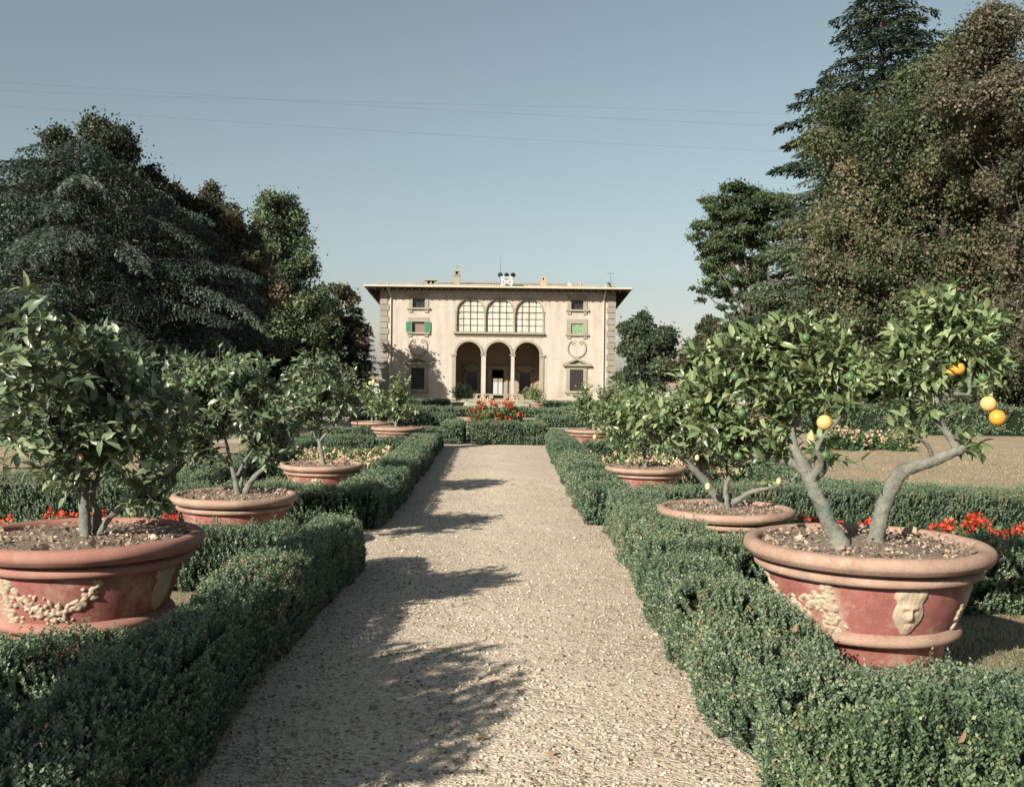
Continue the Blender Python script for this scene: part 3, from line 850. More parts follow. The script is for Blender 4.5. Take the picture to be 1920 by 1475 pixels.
# --- the big orange tree, right foreground
citrus('largest right pot, with mask and garlands, holding a twin-trunked orange tree with ripe fruit', 2.05, 5.7, 1.34,
       [[(1572, 1012, -.12, .076), (1552, 975, -.1, .064), (1530, 925, -.1, .06), (1512, 880, -.08, .05)],
        [(1512, 882, -.08, .05), (1485, 868, 0, .042), (1440, 855, .1, .036), (1395, 850, .2, .028), (1350, 825, .25, .018)],
        [(1512, 882, -.08, .05), (1490, 835, -.05, .034), (1487, 800, -.02, .028), (1500, 760, 0, .022), (1480, 710, .05, .016), (1455, 670, .1, .01)],
        [(1518, 900, -.1, .045), (1538, 868, -.15, .026), (1532, 838, -.18, .018), (1560, 800, -.2, .013), (1590, 760, -.2, .009)],
        [(1518, 900, 0, .045), (1548, 870, .12, .03), (1530, 800, .25, .022), (1500, 700, .3, .014)],
        [(1495, 740, 0, .016), (1540, 715, -.05, .011), (1590, 695, -.1, .007)],
        [(1640, 1012, .05, .072), (1652, 968, .05, .062), (1670, 915, .02, .06), (1692, 884, 0, .06), (1740, 868, -.06, .048), (1792, 845, -.1, .042), (1806, 840, -.1, .032)],
        [(1797, 845, -.1, .036), (1772, 805, -.1, .028), (1752, 775, -.08, .025), (1757, 750, -.08, .024), (1760, 742, -.08, .024)],
        [(1759, 745, -.08, .024), (1750, 728, -.06, .018), (1735, 700, 0, .014), (1725, 650, .05, .009)],
        [(1759, 745, -.08, .022), (1785, 738, -.1, .016), (1815, 738, -.1, .016), (1819, 705, -.1, .015), (1830, 670, -.06, .011), (1815, 620, 0, .008)],
        [(1750, 862, -.06, .026), (1738, 835, -.1, .017), (1712, 818, -.15, .01)],
        [(1790, 690, -.08, .012), (1792, 660, -.05, .009), (1780, 610, 0, .006)]],
       [(1360, 720, 95, 95, .36, .1, 75), (1460, 690, 110, 100, .38, .05, 100), (1555, 700, 80, 95, .34, 0, 70), (1400, 800, 120, 45, .3, .1, 55),
        (1310, 690, 40, 70, .2, .1, 18), (1480, 620, 70, 30, .2, .05, 20), (1560, 615, 50, 22, .15, 0, 10), (1560, 850, 60, 30, .16, -.1, 8),
        (1680, 690, 80, 70, .32, 0, 62), (1780, 620, 100, 75, .36, 0, 88), (1760, 560, 70, 35, .2, 0, 24), (1850, 680, 55, 90, .25, 0, 32), (1700, 780, 60, 30, .2, 0, 10), (1825, 830, 30, 25, .1, -.1, 5)],
       .08, deco=DECO, seed=1, lift=.085, bushy=1.25,
       fruits=[(1546, 792, -.42, 14.5, 'orange'), (1853, 757, -.3, 14.5, 'orange'), (1870, 783, -.34, 15, 'orange_deep'), (1797, 691, -.12, 12, 'orange_deep'), (1783, 697, -.1, 10, 'orange_deep'),
               (1378, 705, -.3, 8, 'green_fruit'), (1449, 704, -.33, 8, 'green_fruit'), (1593, 706, -.35, 9, 'green_fruit'), (1390, 774, -.3, 8.5, 'green_fruit'), (1843, 709, -.3, 8.5, 'green_fruit'), (1511, 633, -.22, 8, 'green_fruit'), (1547, 853, -.25, 8, 'green_fruit'), (1384, 855, -.2, 8, 'green_fruit')])
# --- second right
citrus('second right pot, holding a lemon tree with bare grey limbs spreading low', 2.08, 9.4, 1.26,
       [[(1352, 948, 0, .06), (1325, 905, -.05, .052), (1290, 868, -.1, .044), (1262, 845, -.12, .036), (1238, 830, -.14, .028), (1205, 800, -.15, .018), (1178, 772, -.15, .01)],
        [(1362, 945, 0, .045), (1362, 908, .02, .034), (1378, 882, .02, .026), (1400, 868, 0, .02), (1430, 850, 0, .012)],
        [(1370, 945, .05, .045), (1402, 925, 0, .034), (1440, 914, -.05, .028), (1480, 903, -.05, .02), (1500, 880, -.05, .012)],
        [(1340, 925, .1, .04), (1300, 850, .2, .024), (1290, 780, .2, .014)], [(1262, 845, -.1, .026), (1255, 800, 0, .016), (1262, 760, 0, .01)], [(1366, 905, .1, .026), (1360, 850, .15, .016), (1350, 790, .2, .01)]],
       [(1240, 790, 75, 55, 0.59, 0, 78), (1330, 800, 85, 70, 0.65, 0.1, 97), (1420, 830, 75, 50, 0.52, 0, 54), (1190, 760, 35, 40, 0.33, 0, 20), (1300, 740, 60, 30, 0.39, 0.1, 26), (1345, 870, 60, 25, 0.39, 0.2, 15)],
       .09, mat='citrus', deco=[('swag', -60, -10), ('tassel', -4), ('swag', 2, 52), ('tassel', 60)], seed=2,
       fruits=[(1323, 791, -.4, 7, 'orange'), (1327, 912, -.25, 6, 'lemon'), (1307, 858, -.3, 5, 'lemon'), (1203, 793, -.3, 5, 'orange'), (1460, 902, -.2, 5.5, 'lemon')])
# --- third right
citrus('third right pot, rim just above the hedge, under a low leafy lemon bush', 2.22, 15.7, 1.24,
       [[(1210, 876, 0, .05), (1208, 850, 0, .036), (1195, 825, 0, .026), (1170, 800, 0, .014)], [(1210, 870, 0, .04), (1228, 838, 0, .024), (1250, 815, 0, .014)], [(1209, 850, 0, .03), (1212, 810, .1, .018), (1215, 770, .1, .01)]],
       [(1170, 800, 58, 55, 0.66, 0, 104), (1225, 790, 50, 60, 0.66, 0, 91), (1130, 770, 30, 30, 0.36, 0, 23), (1190, 745, 40, 24, 0.36, 0, 28)], .1, seed=3, detail=48,
       fruits=[(1115, 819, -.5, 4, 'lemon'), (1195, 812, -.5, 3.5, 'lemon')])
citrus('right pot near the head of the path, pale terracotta rim above the hedge corner', 2.28, 26., 1.34,
       [[(1113, 796, 0, .05), (1110, 775, 0, .034), (1095, 755, 0, .016)], [(1112, 785, 0, .04), (1130, 760, 0, .02)]],
       [(1105, 755, 46, 40, .6, 0, 95), (1150, 745, 40, 36, .55, 0, 60), (1080, 770, 22, 18, .3, 0, 16)], .12, seed=4, detail=40, nleaf_scale=.9)
citrus('far right pot beyond the path head, mostly hidden by the foliage of nearer citrus', 3.5, 30., 1.2,
       [[(1165, 790, 0, .05), (1168, 760, 0, .02)]], [(1165, 745, 40, 28, .6, 0, 70)], .13, seed=5, detail=40, nleaf_scale=.9)
# --- nearest left
citrus('nearest left pot, rose rim and cream garland, holding a dense lemon tree', -2.46, 6.0, 1.36,
       [[(160, 1005, 0, .048), (158, 950, 0, .042), (152, 905, 0, .04), (150, 885, 0, .038)],
        [(150, 890, 0, .036), (138, 870, -.05, .024), (128, 845, -.1, .016), (95, 800, -.1, .01)], [(150, 890, 0, .036), (165, 868, -.05, .026), (175, 840, 0, .018), (190, 780, 0, .012), (205, 720, 0, .008)],
        [(180, 1000, .08, .04), (182, 960, .1, .034), (172, 930, .12, .026), (190, 880, .15, .016), (220, 820, .2, .01)],
        [(184, 1000, .05, .034), (205, 972, .02, .026), (225, 955, -.02, .022), (262, 940, -.05, .016), (300, 930, -.05, .01), (330, 905, 0, .008)],
        [(205, 972, .02, .018), (240, 945, .1, .014), (300, 880, .2, .009)], [(152, 905, .1, .03), (110, 830, .2, .018), (70, 760, .2, .01)], [(165, 868, .1, .02), (150, 780, .15, .014), (140, 700, .15, .008)]],
       [(110, 800, 110, 90, 0.73, -0.12, 113), (200, 720, 110, 95, 0.73, -0.12, 133), (250, 830, 95, 85, 0.7, -0.07, 104), (185, 640, 60, 42, 0.44, -0.12, 37), (300, 760, 50, 70, 0.53, -0.02, 40), (60, 720, 60, 70, 0.53, -0.12, 43), (120, 890, 90, 40, 0.53, -0.02, 26), (275, 945, 45, 20, 0.26, -0.22, 13), (45, 600, 42, 90, 0.26, -0.82, 23), (20, 700, 40, 80, 0.26, -0.72, 17)],
       .095, mat='citrus_dark', deco=[('tassel', -26), ('swag', -22, 30), ('mask', 75), ('mask', -75)], rim='terra_rose', seed=6, lift=.03, bushy=.68,
       fruits=[(150, 858, -.35, 7.5, 'lemon'), (360, 718, -.1, 9, 'green_fruit')])
citrus('second left pot, plain body with broad tan rim, holding a two-stemmed lemon tree', -2.71, 10.3, 1.26,
       [[(447, 928, 0, .045), (440, 895, 0, .036), (432, 865, 0, .03), (424, 830, 0, .022), (415, 790, 0, .014), (400, 740, 0, .01)],
        [(456, 930, .05, .052), (472, 900, .02, .042), (495, 878, 0, .032), (518, 858, -.05, .02), (540, 835, -.05, .012)],
        [(446, 890, 0, .03), (462, 860, -.05, .022), (482, 830, -.05, .016), (495, 790, -.05, .01)], [(434, 870, .1, .024), (400, 840, .15, .014), (370, 800, .2, .01)], [(448, 920, .15, .036), (470, 830, .25, .02), (470, 740, .25, .01)]],
       [(340, 770, 75, 75, 0.8, 0, 87), (430, 740, 85, 80, 0.88, 0, 123), (500, 770, 70, 75, 0.8, 0, 93), (380, 690, 90, 40, 0.64, 0, 60), (470, 690, 50, 30, 0.48, 0, 33), (350, 850, 50, 40, 0.48, 0.1, 21), (510, 850, 45, 25, 0.48, 0, 13), (520, 800, 40, 40, 0.48, 0, 27)],
       .1, mat='citrus_dark', seed=7, fruits=[(489, 796, -.5, 6.5, 'lemon'), (430, 664, -.3, 6, 'green_fruit'), (360, 810, -.3, 5.5, 'green_fruit')])
citrus('third left pot, red body bearing a white rosette, holding a round lemon tree', -2.73, 15.4, 1.26,
       [[(606, 868, 0, .055), (602, 845, 0, .045), (598, 825, 0, .04)], [(599, 828, 0, .036), (585, 805, 0, .022), (570, 780, 0, .014)], [(599, 828, 0, .036), (618, 805, 0, .024), (640, 785, 0, .014), (665, 765, 0, .01)], [(599, 828, .1, .03), (604, 795, .1, .02), (600, 750, .1, .012)]],
       [(560, 740, 50, 60, 0.7, 0, 83), (610, 735, 60, 65, 0.84, 0, 114), (650, 750, 45, 45, 0.63, 0, 56), (590, 680, 55, 28, 0.49, 0, 35), (640, 700, 35, 25, 0.42, 0, 18), (570, 795, 40, 22, 0.42, 0, 18)],
       .1, mat='citrus_dark', deco=[('rosette', -1), ('mask', 50), ('swag', -80, -40)], seed=8, detail=56, fruits=[(700, 716, -.1, 4, 'lemon')])
citrus('weathered pale left pot near the head of the path, holding slender light green citrus', -2.68, 26., 1.36,
       [[(742, 797, 0, .05), (744, 780, 0, .036), (750, 755, 0, .018)], [(742, 795, 0, .035), (725, 780, 0, .018), (712, 770, 0, .01)], [(746, 780, 0, .03), (760, 760, 0, .015)]],
       [(740, 755, 38, 34, .55, 0, 70), (750, 725, 24, 26, .4, 0, 36), (770, 765, 26, 24, .4, 0, 28), (712, 760, 24, 22, .35, 0, 22)], .12, seed=9, detail=48, body='terra_rim', nleaf_scale=.9)
citrus('far left pot just behind the pale one, beneath a bushy citrus with a yellow fruit', -3.86, 30., 1.25,
       [[(698, 792, 0, .05), (696, 765, 0, .03), (690, 745, 0, .012)]], [(690, 738, 30, 26, .5, 0, 44), (705, 765, 30, 22, .5, 0, 34), (668, 725, 18, 20, .3, 0, 16)], .12, seed=10, detail=40, body='terra_rim', nleaf_scale=.9,
       fruits=[(694, 718, -.5, 3.5, 'lemon')])
citrus('potted citrus against the villa front, left of the loggia door', -3.2, 72., 1.05, [[(858, 762, 0, .05), (858, 745, 0, .03), (866, 735, 0, .015)]], [(864, 733, 24, 16, .8, 0, 90), (880, 738, 14, 12, .5, 0, 30)], .19, seed=11, detail=32, body='terra_rim', nleaf_scale=.8)
citrus('potted citrus against the villa front, right of the loggia door', 2.45, 72., 1.05, [[(1008, 762, 0, .05), (1006, 745, 0, .03), (1002, 735, 0, .015)]], [(998, 738, 22, 17, .8, 0, 90), (1014, 745, 12, 12, .5, 0, 24)], .19, seed=12, detail=32, body='terra_rim', nleaf_scale=.8)
# --- the one beside the photographer: its outer twigs reach into the frame at the left and its crown shades the path
citrus('citrus beside the camera, out at the left, its dark crown shading the near path', -2.85, 2.1, 1.34,
       [[(-1600, 1600, 0, .05), (-1610, 1200, 0, .045), (-1600, 900, 0, .035)], [(-1600, 900, 0, .03), (-1300, 700, -.5, .016)], [(-1600, 880, 0, .03), (-1800, 650, .4, .014)]],
       [(-1560, 640, 620, 520, 1.25, 0, 520), (-1300, 760, 400, 300, .9, .1, 200)], .095, mat='citrus_dark', seed=13, detail=48)
# ================================================================== trees of the park
def broad(name, label, d, ells, nleaf, leafL, mat, trunk_px, trunk_r, lobes=1., group=None, lobe_r=(.2, .36), flat=1., seed=0, core=.14, dy=1., droop=.25, qr=(.5, .97)):
    """crown of leafy lobes over a forked trunk; ells: (px, py, rx, ry) outlines at distance d"""
    r = np.random.default_rng(900 + seed)
    sc = d / FPX
    E = [(at(px, py, d), A([rx * sc, min(rx, ry) * sc * dy, ry * sc])) for (px, py, rx, ry) in ells]
    bx = at(trunk_px, 700, d)[0]
    base = A([bx, d, float(gz(d))])
    root = thing(name, label, 'tree', base, group)
    LC, LR, LE = [], [], []
    for k, (c, R) in enumerate(E):
        area = (R[0] * R[2] + R[0] * R[1] + R[1] * R[2])
        n = max(8, int(9 * lobes + 2.2 * lobes * area / (R.min() ** 2)))
        u = rdir(n, r)
        u = u[u[:, 1] < .75]
        q = (r.uniform(qr[0], qr[1], len(u)) * (1 + .2 * sn(u * 2.2 + c, 1.3, seed + 40 + k)))[:, None]
        LC.append(c + u * R * q); LR.append(R.min() * r.uniform(*lobe_r, len(u))); LE.append(np.full(len(u), k))
    LC = np.vstack(LC); LR = np.concatenate(LR)
    k = LC[:, 2] > base[2] + .3; LC, LR = LC[k], LR[k]
    wt = LR ** 2; wt /= wt.sum()
    pick = r.choice(len(LC), nleaf, p=wt)
    u = rdir(nleaf, r); u[:, 2] = u[:, 2] + .25; u = nrm(u)
    rad = LR[pick] * (r.random(nleaf) ** .35) * (1 + .25 * sn(u * 3 + LC[pick], 2.1, seed + 3))
    P = LC[pick] + u * rad[:, None] * A([1.15, 1.15, flat])
    st = r.random(nleaf) < .1
    P[st] += u[st] * (LR[pick][st] * r.random(st.sum()) * .9)[:, None]
    ci = r.random(nleaf) < core
    if ci.any():
        ke = r.integers(0, len(E), ci.sum())
        uu = rdir(ci.sum(), r) * (r.random(ci.sum()) ** .4)[:, None] * .75
        P[ci] = A([E[j][0] for j in ke]) + uu * A([E[j][1] for j in ke])
    P[:, 2] = np.maximum(P[:, 2], base[2] + .1)
    D = nrm(rdir(nleaf, r) + u * .5 - A([0, 0, droop]))
    S = nrm(np.cross(D, u + r.normal(0, .6, (nleaf, 3))))
    L = leafL * r.uniform(.6, 1.35, nleaf)
    V, F = kites(P, D, S, L, L * r.uniform(.55, .8, nleaf))
    lt = r.normal(0, .17, len(LC))
    ti = np.clip(.45 + lt[pick] + r.normal(0, .17, nleaf) + .12 * sn(P, .6, seed + 8), 0, 1)
    mk('crown', V, F, M[mat], root, tint=ti)
    mb = MB()
    top = A([e[0] for e in E]).mean(0)
    hgt = top[2] - base[2]
    Q = spline(A([base - A([0, 0, .2]), base + A([r.normal(0, .15), 0, hgt * .3]), base * .6 + top * .4 + A([0, 0, hgt * .05]), top]), 5)
    mb.tube(Q, np.linspace(trunk_r * 1.25, trunk_r * .3, len(Q)), 9, bump=.08, seed=seed)
    for j in r.choice(len(LC), min(len(LC), 26), replace=False):
        s0 = Q[r.integers(len(Q) // 3, len(Q) - 1)]
        e = LC[j]; ln = np.linalg.norm(e - s0)
        mid = s0 + (e - s0) * .5 + A([0, 0, .12 * ln]) + r.normal(0, .06, 3) * ln
        mb.tube(spline(A([s0, mid, e]), 4), np.linspace(trunk_r * .4, trunk_r * .06, 9), 5, cap=False)
    mb.build('trunk', M['cedar_bark'] if mat in ('beech', 'linden', 'dark_oak') else M['bark'], root)
    return root


def conifer(name, label, d, trunk_px, top_py, prof, z0, mat, trunk_r, step=.75, nb=5, tuft=.3, dens=1., droop=.35, lift=.1, group=None, seed=0, weep=.5, wid=.17, lean=0., bare=.2, sector=None, inner=0):
    """tiers of boughs carrying flat drooping sprays; prof: (height fraction, bough length)"""
    r = np.random.default_rng(1300 + seed)
    tp = at(trunk_px, top_py, d)
    base = A([tp[0] - lean, d, float(gz(d))])
    H = tp[2] - base[2]
    root = thing(name, label, 'tree', base, group)
    mb = MB()
    ax = lambda h: base + A([lean * (h / H), 0, h])
    Q = A([ax(h) for h in np.linspace(-.2, H * .95, 14)])
    mb.tube(Q, np.linspace(trunk_r, trunk_r * .12, 14), 9, bump=.05)
    pf, pl = zip(*prof)
    Bs, Ds, Ts, Ls = [], [], [], []
    h = z0
    while h < H * .985:
        f = h / H; Lb = float(np.interp(f, pf, pl))
        n = max(3, nb)
        a0 = r.random() * 6.3
        for k in range(n):
            a = a0 + k * 2 * pi / n + r.normal(0, .3)
            if sector and not (sector[0] < (a + pi) % (2 * pi) - pi < sector[1]) and r.random() < .75: continue
            L = Lb * r.uniform(.6, 1.12)
            if L < .25: L = .25
            bt = r.normal(0, .13)
            o = A([cos(a), sin(a), 0.]); sd = A([-sin(a), cos(a), 0.])
            p0 = ax(h + r.normal(0, step * .3))
            up = lift * r.uniform(.4, 1.5)
            def c(t): return p0 + o * (L * t)[..., None] + A([0, 0, 1.]) * (L * (up * t * 2.2 - (up * 1.2 + droop * r_d) * t ** 2.2))[..., None] + sd * (L * .1 * bend * t * t)[..., None]
            r_d = r.uniform(.5, 1.3); bend = r.normal(0, 1)
            tt = np.linspace(0, 1, 7)
            mb.tube(c(tt), np.linspace(max(.02, trunk_r * .13) * min(1, L / 3), .008, 7), 4, cap=False)
            # side twigs
            nt = max(5, int(L / .2))
            ts = np.linspace(bare, 1., nt)
            for sgn in (-1, 1):
                tl = (.2 + .34 * L * (1 - ts) * 1.1 + .1) * r.uniform(.6, 1.2, nt)
                tl = np.minimum(tl, 1.5)
                td = nrm(o * .75 + sd * sgn * 1. + A([0, 0, -.12]))
                m = max(3, int(tl.mean() / tuft * 3.2 * dens))
                q = np.linspace(.05, 1, m)
                P = c(ts)[:, None, :] + td * (tl[:, None] * q)[..., None] + A([0, 0, -1.]) * (weep * tl[:, None] * q ** 2)[..., None]
                P = P.reshape(-1, 3) + r.normal(0, .035, (nt * m, 3))
                nn = nt * m
                T = nrm(td + A([0, 0, -1.]) * (2 * weep * np.tile(q, nt))[:, None] * .8 + r.normal(0, .26, (nn, 3)))
                Bs.append(P); Ds.append(T); Ls.append(tuft * r.uniform(.6, 1.3, nn)); Ts.append(np.full(nn, bt))
        h += step * r.uniform(.75, 1.25)
    if inner:
        hh = z0 + (H * .93 - z0) * r.random(inner)
        q = np.interp(hh / H, pf, pl) * .62 * np.sqrt(r.random(inner)); aa = r.random(inner) * 6.3
        Bs.append(np.stack([base[0] + lean * hh / H + q * np.cos(aa), base[1] + q * np.sin(aa), base[2] + hh], -1))
        Ds.append(nrm(rdir(inner, r) - A([0, 0, .4]))); Ls.append(tuft * 1.7 * r.uniform(.6, 1.3, inner)); Ts.append(np.full(inner, -.15))
    B = np.vstack(Bs); D = np.vstack(Ds); L = np.concatenate(Ls)
    S = nrm(np.cross(D, A([0, 0, 1.]) + r.normal(0, .5, D.shape)))
    V, F = kites(B, D, S, L, L * wid * r.uniform(.8, 1.5, len(L)))
    ti = np.clip(.5 + np.concatenate(Ts) + r.normal(0, .17, len(L)) + .1 * sn(B, .9, seed), 0, 1)
    mk('needles', V, F, M[mat], root, tint=ti)
    mb.build('trunk', M['cedar_bark'], root)
    return root


WL, WR = 'trees of the left wood', 'trees of the right wood'
# left wood
conifer('cedar_tree', 'huge blue grey cedar with tiers of drooping sprays at the left edge', 32, 150, 262, [(0, 6.), (.2, 6.2), (.45, 5.8), (.7, 4.9), (.88, 3.6), (1, 1.2)], 1.2, 'cedar', .42, step=1.2, nb=12, tuft=.11, dens=1.9, droop=.3, lift=.14, group=WL, seed=1, weep=.5, wid=.34, inner=14000)
conifer('cedar_tree', 'smaller weeping cedar whose grey fans hang over the shade right of the huge cedar', 34, 335, 470, [(0, 3.2), (.3, 3.4), (.7, 2.8), (1, 1.)], 2.0, 'cedar', .25, step=1.15, nb=10, tuft=.11, dens=1.9, droop=.4, lift=.12, group=WL, seed=2, weep=.7, wid=.34, inner=6000)
broad('holm_oak', 'dark round-headed oak rising behind the huge cedar', 44, [(215, 420, 115, 180), (140, 400, 110, 155), (50, 400, 110, 140), (290, 500, 90, 150), (340, 560, 70, 120)], 190000, .135, 'dark_oak', 220, .5, group=WL, seed=1, lobes=1.6, lobe_r=(.14, .3))
broad('browning_tree', 'tree with russet brown leaves between the cedar and the light green poplar', 49, [(365, 430, 85, 88), (415, 480, 80, 105), (330, 450, 80, 120), (445, 560, 85, 130), (350, 570, 90, 130), (460, 480, 50, 80)], 130000, .145, 'brown_oak', 390, .4, group=WL, seed=2, lobes=1.6, lobe_r=(.16, .32))
broad('poplar_tree', 'light green poplar with a loose upright crown in the left wood', 60, [(512, 425, 50, 64), (530, 470, 60, 78), (500, 520, 66, 100), (545, 545, 56, 90), (570, 620, 60, 100), (490, 610, 80, 110)], 85000, .18, 'poplar', 520, .4, group=WL, seed=3, lobe_r=(.18, .42), lobes=1.5)
broad('shade_tree', 'dark tree with rounded shoulders sloping down beside the poplar', 77, [(598, 590, 52, 86), (580, 660, 70, 80), (520, 670, 80, 70)], 26000, .24, 'round_oak', 595, .4, group=WL, seed=4, core=.03, lobe_r=(.14, .3), lobes=1.4)
broad('shade_tree', 'last dark tree of the left wood, tinged brown, closest to the villa corner', 79, [(632, 600, 48, 78), (662, 640, 32, 56), (615, 680, 66, 60)], 24000, .22, 'brown_oak', 640, .35, group=WL, seed=5, core=.03, lobe_r=(.14, .3), lobes=1.4)
conifer('cedar_tree', 'small dark spreading conifer whose tips nearly touch the villa quoins', 79.5, 662, 566, [(0, 2.2), (.45, 1.9), (.8, 1.1), (1, .3)], .8, 'fir', .2, step=.4, nb=7, tuft=.3, dens=1.3, droop=.12, lift=.06, group=WL, seed=6, weep=.25, wid=.3)
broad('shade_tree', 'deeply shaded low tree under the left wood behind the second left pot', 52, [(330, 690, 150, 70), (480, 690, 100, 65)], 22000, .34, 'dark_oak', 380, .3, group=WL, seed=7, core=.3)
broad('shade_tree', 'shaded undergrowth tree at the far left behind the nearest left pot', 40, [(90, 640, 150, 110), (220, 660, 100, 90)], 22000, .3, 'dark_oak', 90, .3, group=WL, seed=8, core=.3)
# right wood
conifer('fir_tree', 'very tall dark fir towering behind the brown leaved tree at upper right', 50, 1655, -70, [(0, 6.7), (.45, 6.), (.62, 5.), (.78, 3.3), (.9, 2.1), (1, .4)], 5., 'fir', .5, step=.68, nb=9, tuft=.28, dens=1.3, droop=.14, lift=.06, group=WR, seed=11, weep=.3, wid=.3)
broad('linden_tree', 'massive tree with dry green and copper leaves filling the right side', 41, [(1745, 250, 175, 195), (1655, 320, 145, 205), (1600, 470, 115, 150), (1640, 560, 130, 130), (1790, 420, 180, 200), (1880, 330, 140, 190), (1780, 590, 170, 160), (1890, 610, 160, 160), (1660, 670, 130, 80)], 340000, .125, 'linden', 1760, .5, group=WR, seed=12, lobe_r=(.12, .26), lobes=2.6, droop=.5, core=.2)
broad('copper_beech', 'purplish brown copper beech at the top right corner', 35, [(1885, 140, 125, 155), (1925, 240, 120, 130), (1960, 300, 100, 190), (1950, 480, 105, 150), (1970, 600, 90, 120)], 150000, .115, 'beech', 1990, .2, group=WR, seed=13, lobe_r=(.16, .3), lobes=1.6)
broad('acacia_tree', 'airy light green acacia with open layered crown against the sky', 50, [(1365, 390, 62, 52), (1430, 400, 80, 60), (1345, 455, 55, 42), (1400, 480, 80, 60), (1350, 530, 58, 36), (1430, 560, 80, 50), (1400, 610, 70, 40)], 90000, .115, 'acacia', 1440, .25, group=WR, seed=14, lobe_r=(.12, .34), flat=.5, core=.04, lobes=2.2, qr=(.2, 1.08))
conifer('cedar_tree', 'pale green cedar with flat boughs between the acacia and the copper leaved tree', 46, 1545, 330, [(0, 3.8), (.4, 4.0), (.75, 3.), (1, .8)], 1.6, 'pale_cedar', .3, step=.6, nb=7, tuft=.2, dens=1.2, droop=.14, lift=.1, group=WR, seed=15, weep=.35, wid=.28)
broad('round_tree', 'round dark green tree standing against the right corner of the villa', 83.5, [(1212, 655, 50, 74), (1196, 640, 40, 56), (1232, 690, 36, 54), (1200, 715, 44, 36)], 42000, .24, 'round_oak', 1205, .35, group=WR, seed=16)
broad('brown_shrub_tree', 'small brownish tree under the acacia at the edge of the sky', 62, [(1335, 640, 42, 45), (1310, 685, 40, 40), (1370, 690, 60, 50)], 26000, .18, 'brown_oak', 1330, .25, group=WR, seed=17)
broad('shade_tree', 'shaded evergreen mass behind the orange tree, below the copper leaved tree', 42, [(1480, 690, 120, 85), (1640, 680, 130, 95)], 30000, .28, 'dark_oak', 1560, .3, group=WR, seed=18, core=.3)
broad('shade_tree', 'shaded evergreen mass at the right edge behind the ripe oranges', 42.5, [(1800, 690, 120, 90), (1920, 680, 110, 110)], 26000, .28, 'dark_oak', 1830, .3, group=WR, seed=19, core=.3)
hedge('dark clipped hedge closing the right lawn under the trees', 11.5, 24, 37.6, 38.8, .95, 170, .07, 6, seed=41, name='boundary_hedge', group='dark boundary hedges of the lawns', lumpy=.12)
hedge('dark clipped hedge closing the left lawn under the trees', -24, -11.5, 37., 38.5, .9, 170, .07, 6, seed=42, name='boundary_hedge', group='dark boundary hedges of the lawns', lumpy=.12)

# ================================================================== flowers
def flower_plant(name, label, cat, x, y, R, H, nleaf, nbloom, leafL, bloomR, petal, group, seed, dense=22):
    r = np.random.default_rng(2100 + seed)
    base = A([x, y, float(gz(y))])
    root = thing(name, label, cat, base, group)
    u = rdir(nleaf, r); u[:, 2] = abs(u[:, 2])
    P = base + u * A([R, R, H]) * (r.random(nleaf) ** .4)[:, None]
    D = nrm(u + r.normal(0, .5, (nleaf, 3)) + A([0, 0, .2]))
    L = leafL * r.uniform(.6, 1.3, nleaf)
    V, F = kites(P, D, nrm(np.cross(D, A([0, 0, 1.]) + r.normal(0, .5, (nleaf, 3)))), L, L * .8)
    mk('foliage', V, F, M['flower_leaf'], root, tint=np.clip(r.normal(.5, .22, nleaf), 0, 1))
    u = rdir(nbloom, r); u[:, 2] = abs(u[:, 2]) * 1.2 + .45; u = nrm(u)
    C0 = base + u * A([R, R, H]) * r.uniform(.9, 1.15, (nbloom, 1))
    m = dense
    v = rdir(nbloom * m, r)
    B = np.repeat(C0, m, 0) + v * bloomR * .55
    D = nrm(v + r.normal(0, .4, v.shape)); L = bloomR * r.uniform(.6, 1.1, len(v))
    V, F = kites(B, D, perp(D), L, L * .9)
    mk('blossoms', V, F, M[petal], root, tint=r.random(len(v)))
    return root


def bed(spots, proto_args, label, group, name, cat, petal, R, H, nl, nb, leafL, bloomR, seed, dense=22):
    protos = [flower_plant(name, label, cat, *spots[k], R, H, nl, nb, leafL, bloomR, petal, group, seed + k, dense) for k in range(min(3, len(spots)))]
    for k in range(3, len(spots)):
        c = copy_tree(protos[k % 3]); x, y = spots[k]
        c.location = (x, y, float(gz(y))); c.rotation_euler = (0, 0, rng.random() * 6.3)
        q = rng.uniform(.85, 1.2); c.scale = (q, q, q)
    return protos


def scatter(n, x0, x1, y0, y1, seed, mind):
    r = np.random.default_rng(seed); out = []
    for _ in range(4000):
        p = (r.uniform(x0, x1), r.uniform(y0, y1))
        if all(hypot(p[0] - q[0], p[1] - q[1]) > mind for q in out): out.append(p)
        if len(out) == n: break
    return out
bed(scatter(26, 3.2, 5.6, 8.4, 10.6, 3, .3), None, 'red geranium in the bed behind the big orange tree pot', 'red geraniums behind the big right pot', 'red_geranium', 'flower', 'red', .22, .36, 320, 6, .05, .045, 10)
bed(scatter(14, -5.4, -3.5, 8.9, 11.2, 4, .33), None, 'red geranium in the bed behind the nearest left pot', 'red geraniums behind the near left pot', 'red_geranium', 'flower', 'red', .2, .27, 260, 5, .05, .05, 20)
bed(scatter(11, -.75, .4, 30.1, 32., 5, .36), None, 'tall red geranium in the central bed at the head of the path', 'red geraniums at the head of the path', 'red_geranium', 'flower', 'red', .34, .95, 620, 9, .1, .075, 30, 16)
bed(scatter(30, -4.3, -2.3, 17.5, 23., 6, .36), None, 'apricot rose bush in the bed left of the path', 'apricot roses left of the path', 'apricot_rose', 'flower', 'pale_petal', .3, .3, 170, 9, .07, .05, 40, 12)
bed(scatter(30, 1.9, 4.3, 17.5, 23., 7, .36), None, 'apricot rose bush in the bed right of the path', 'apricot roses right of the path', 'apricot_rose', 'flower', 'pale_petal', .3, .3, 170, 9, .07, .05, 50, 12)
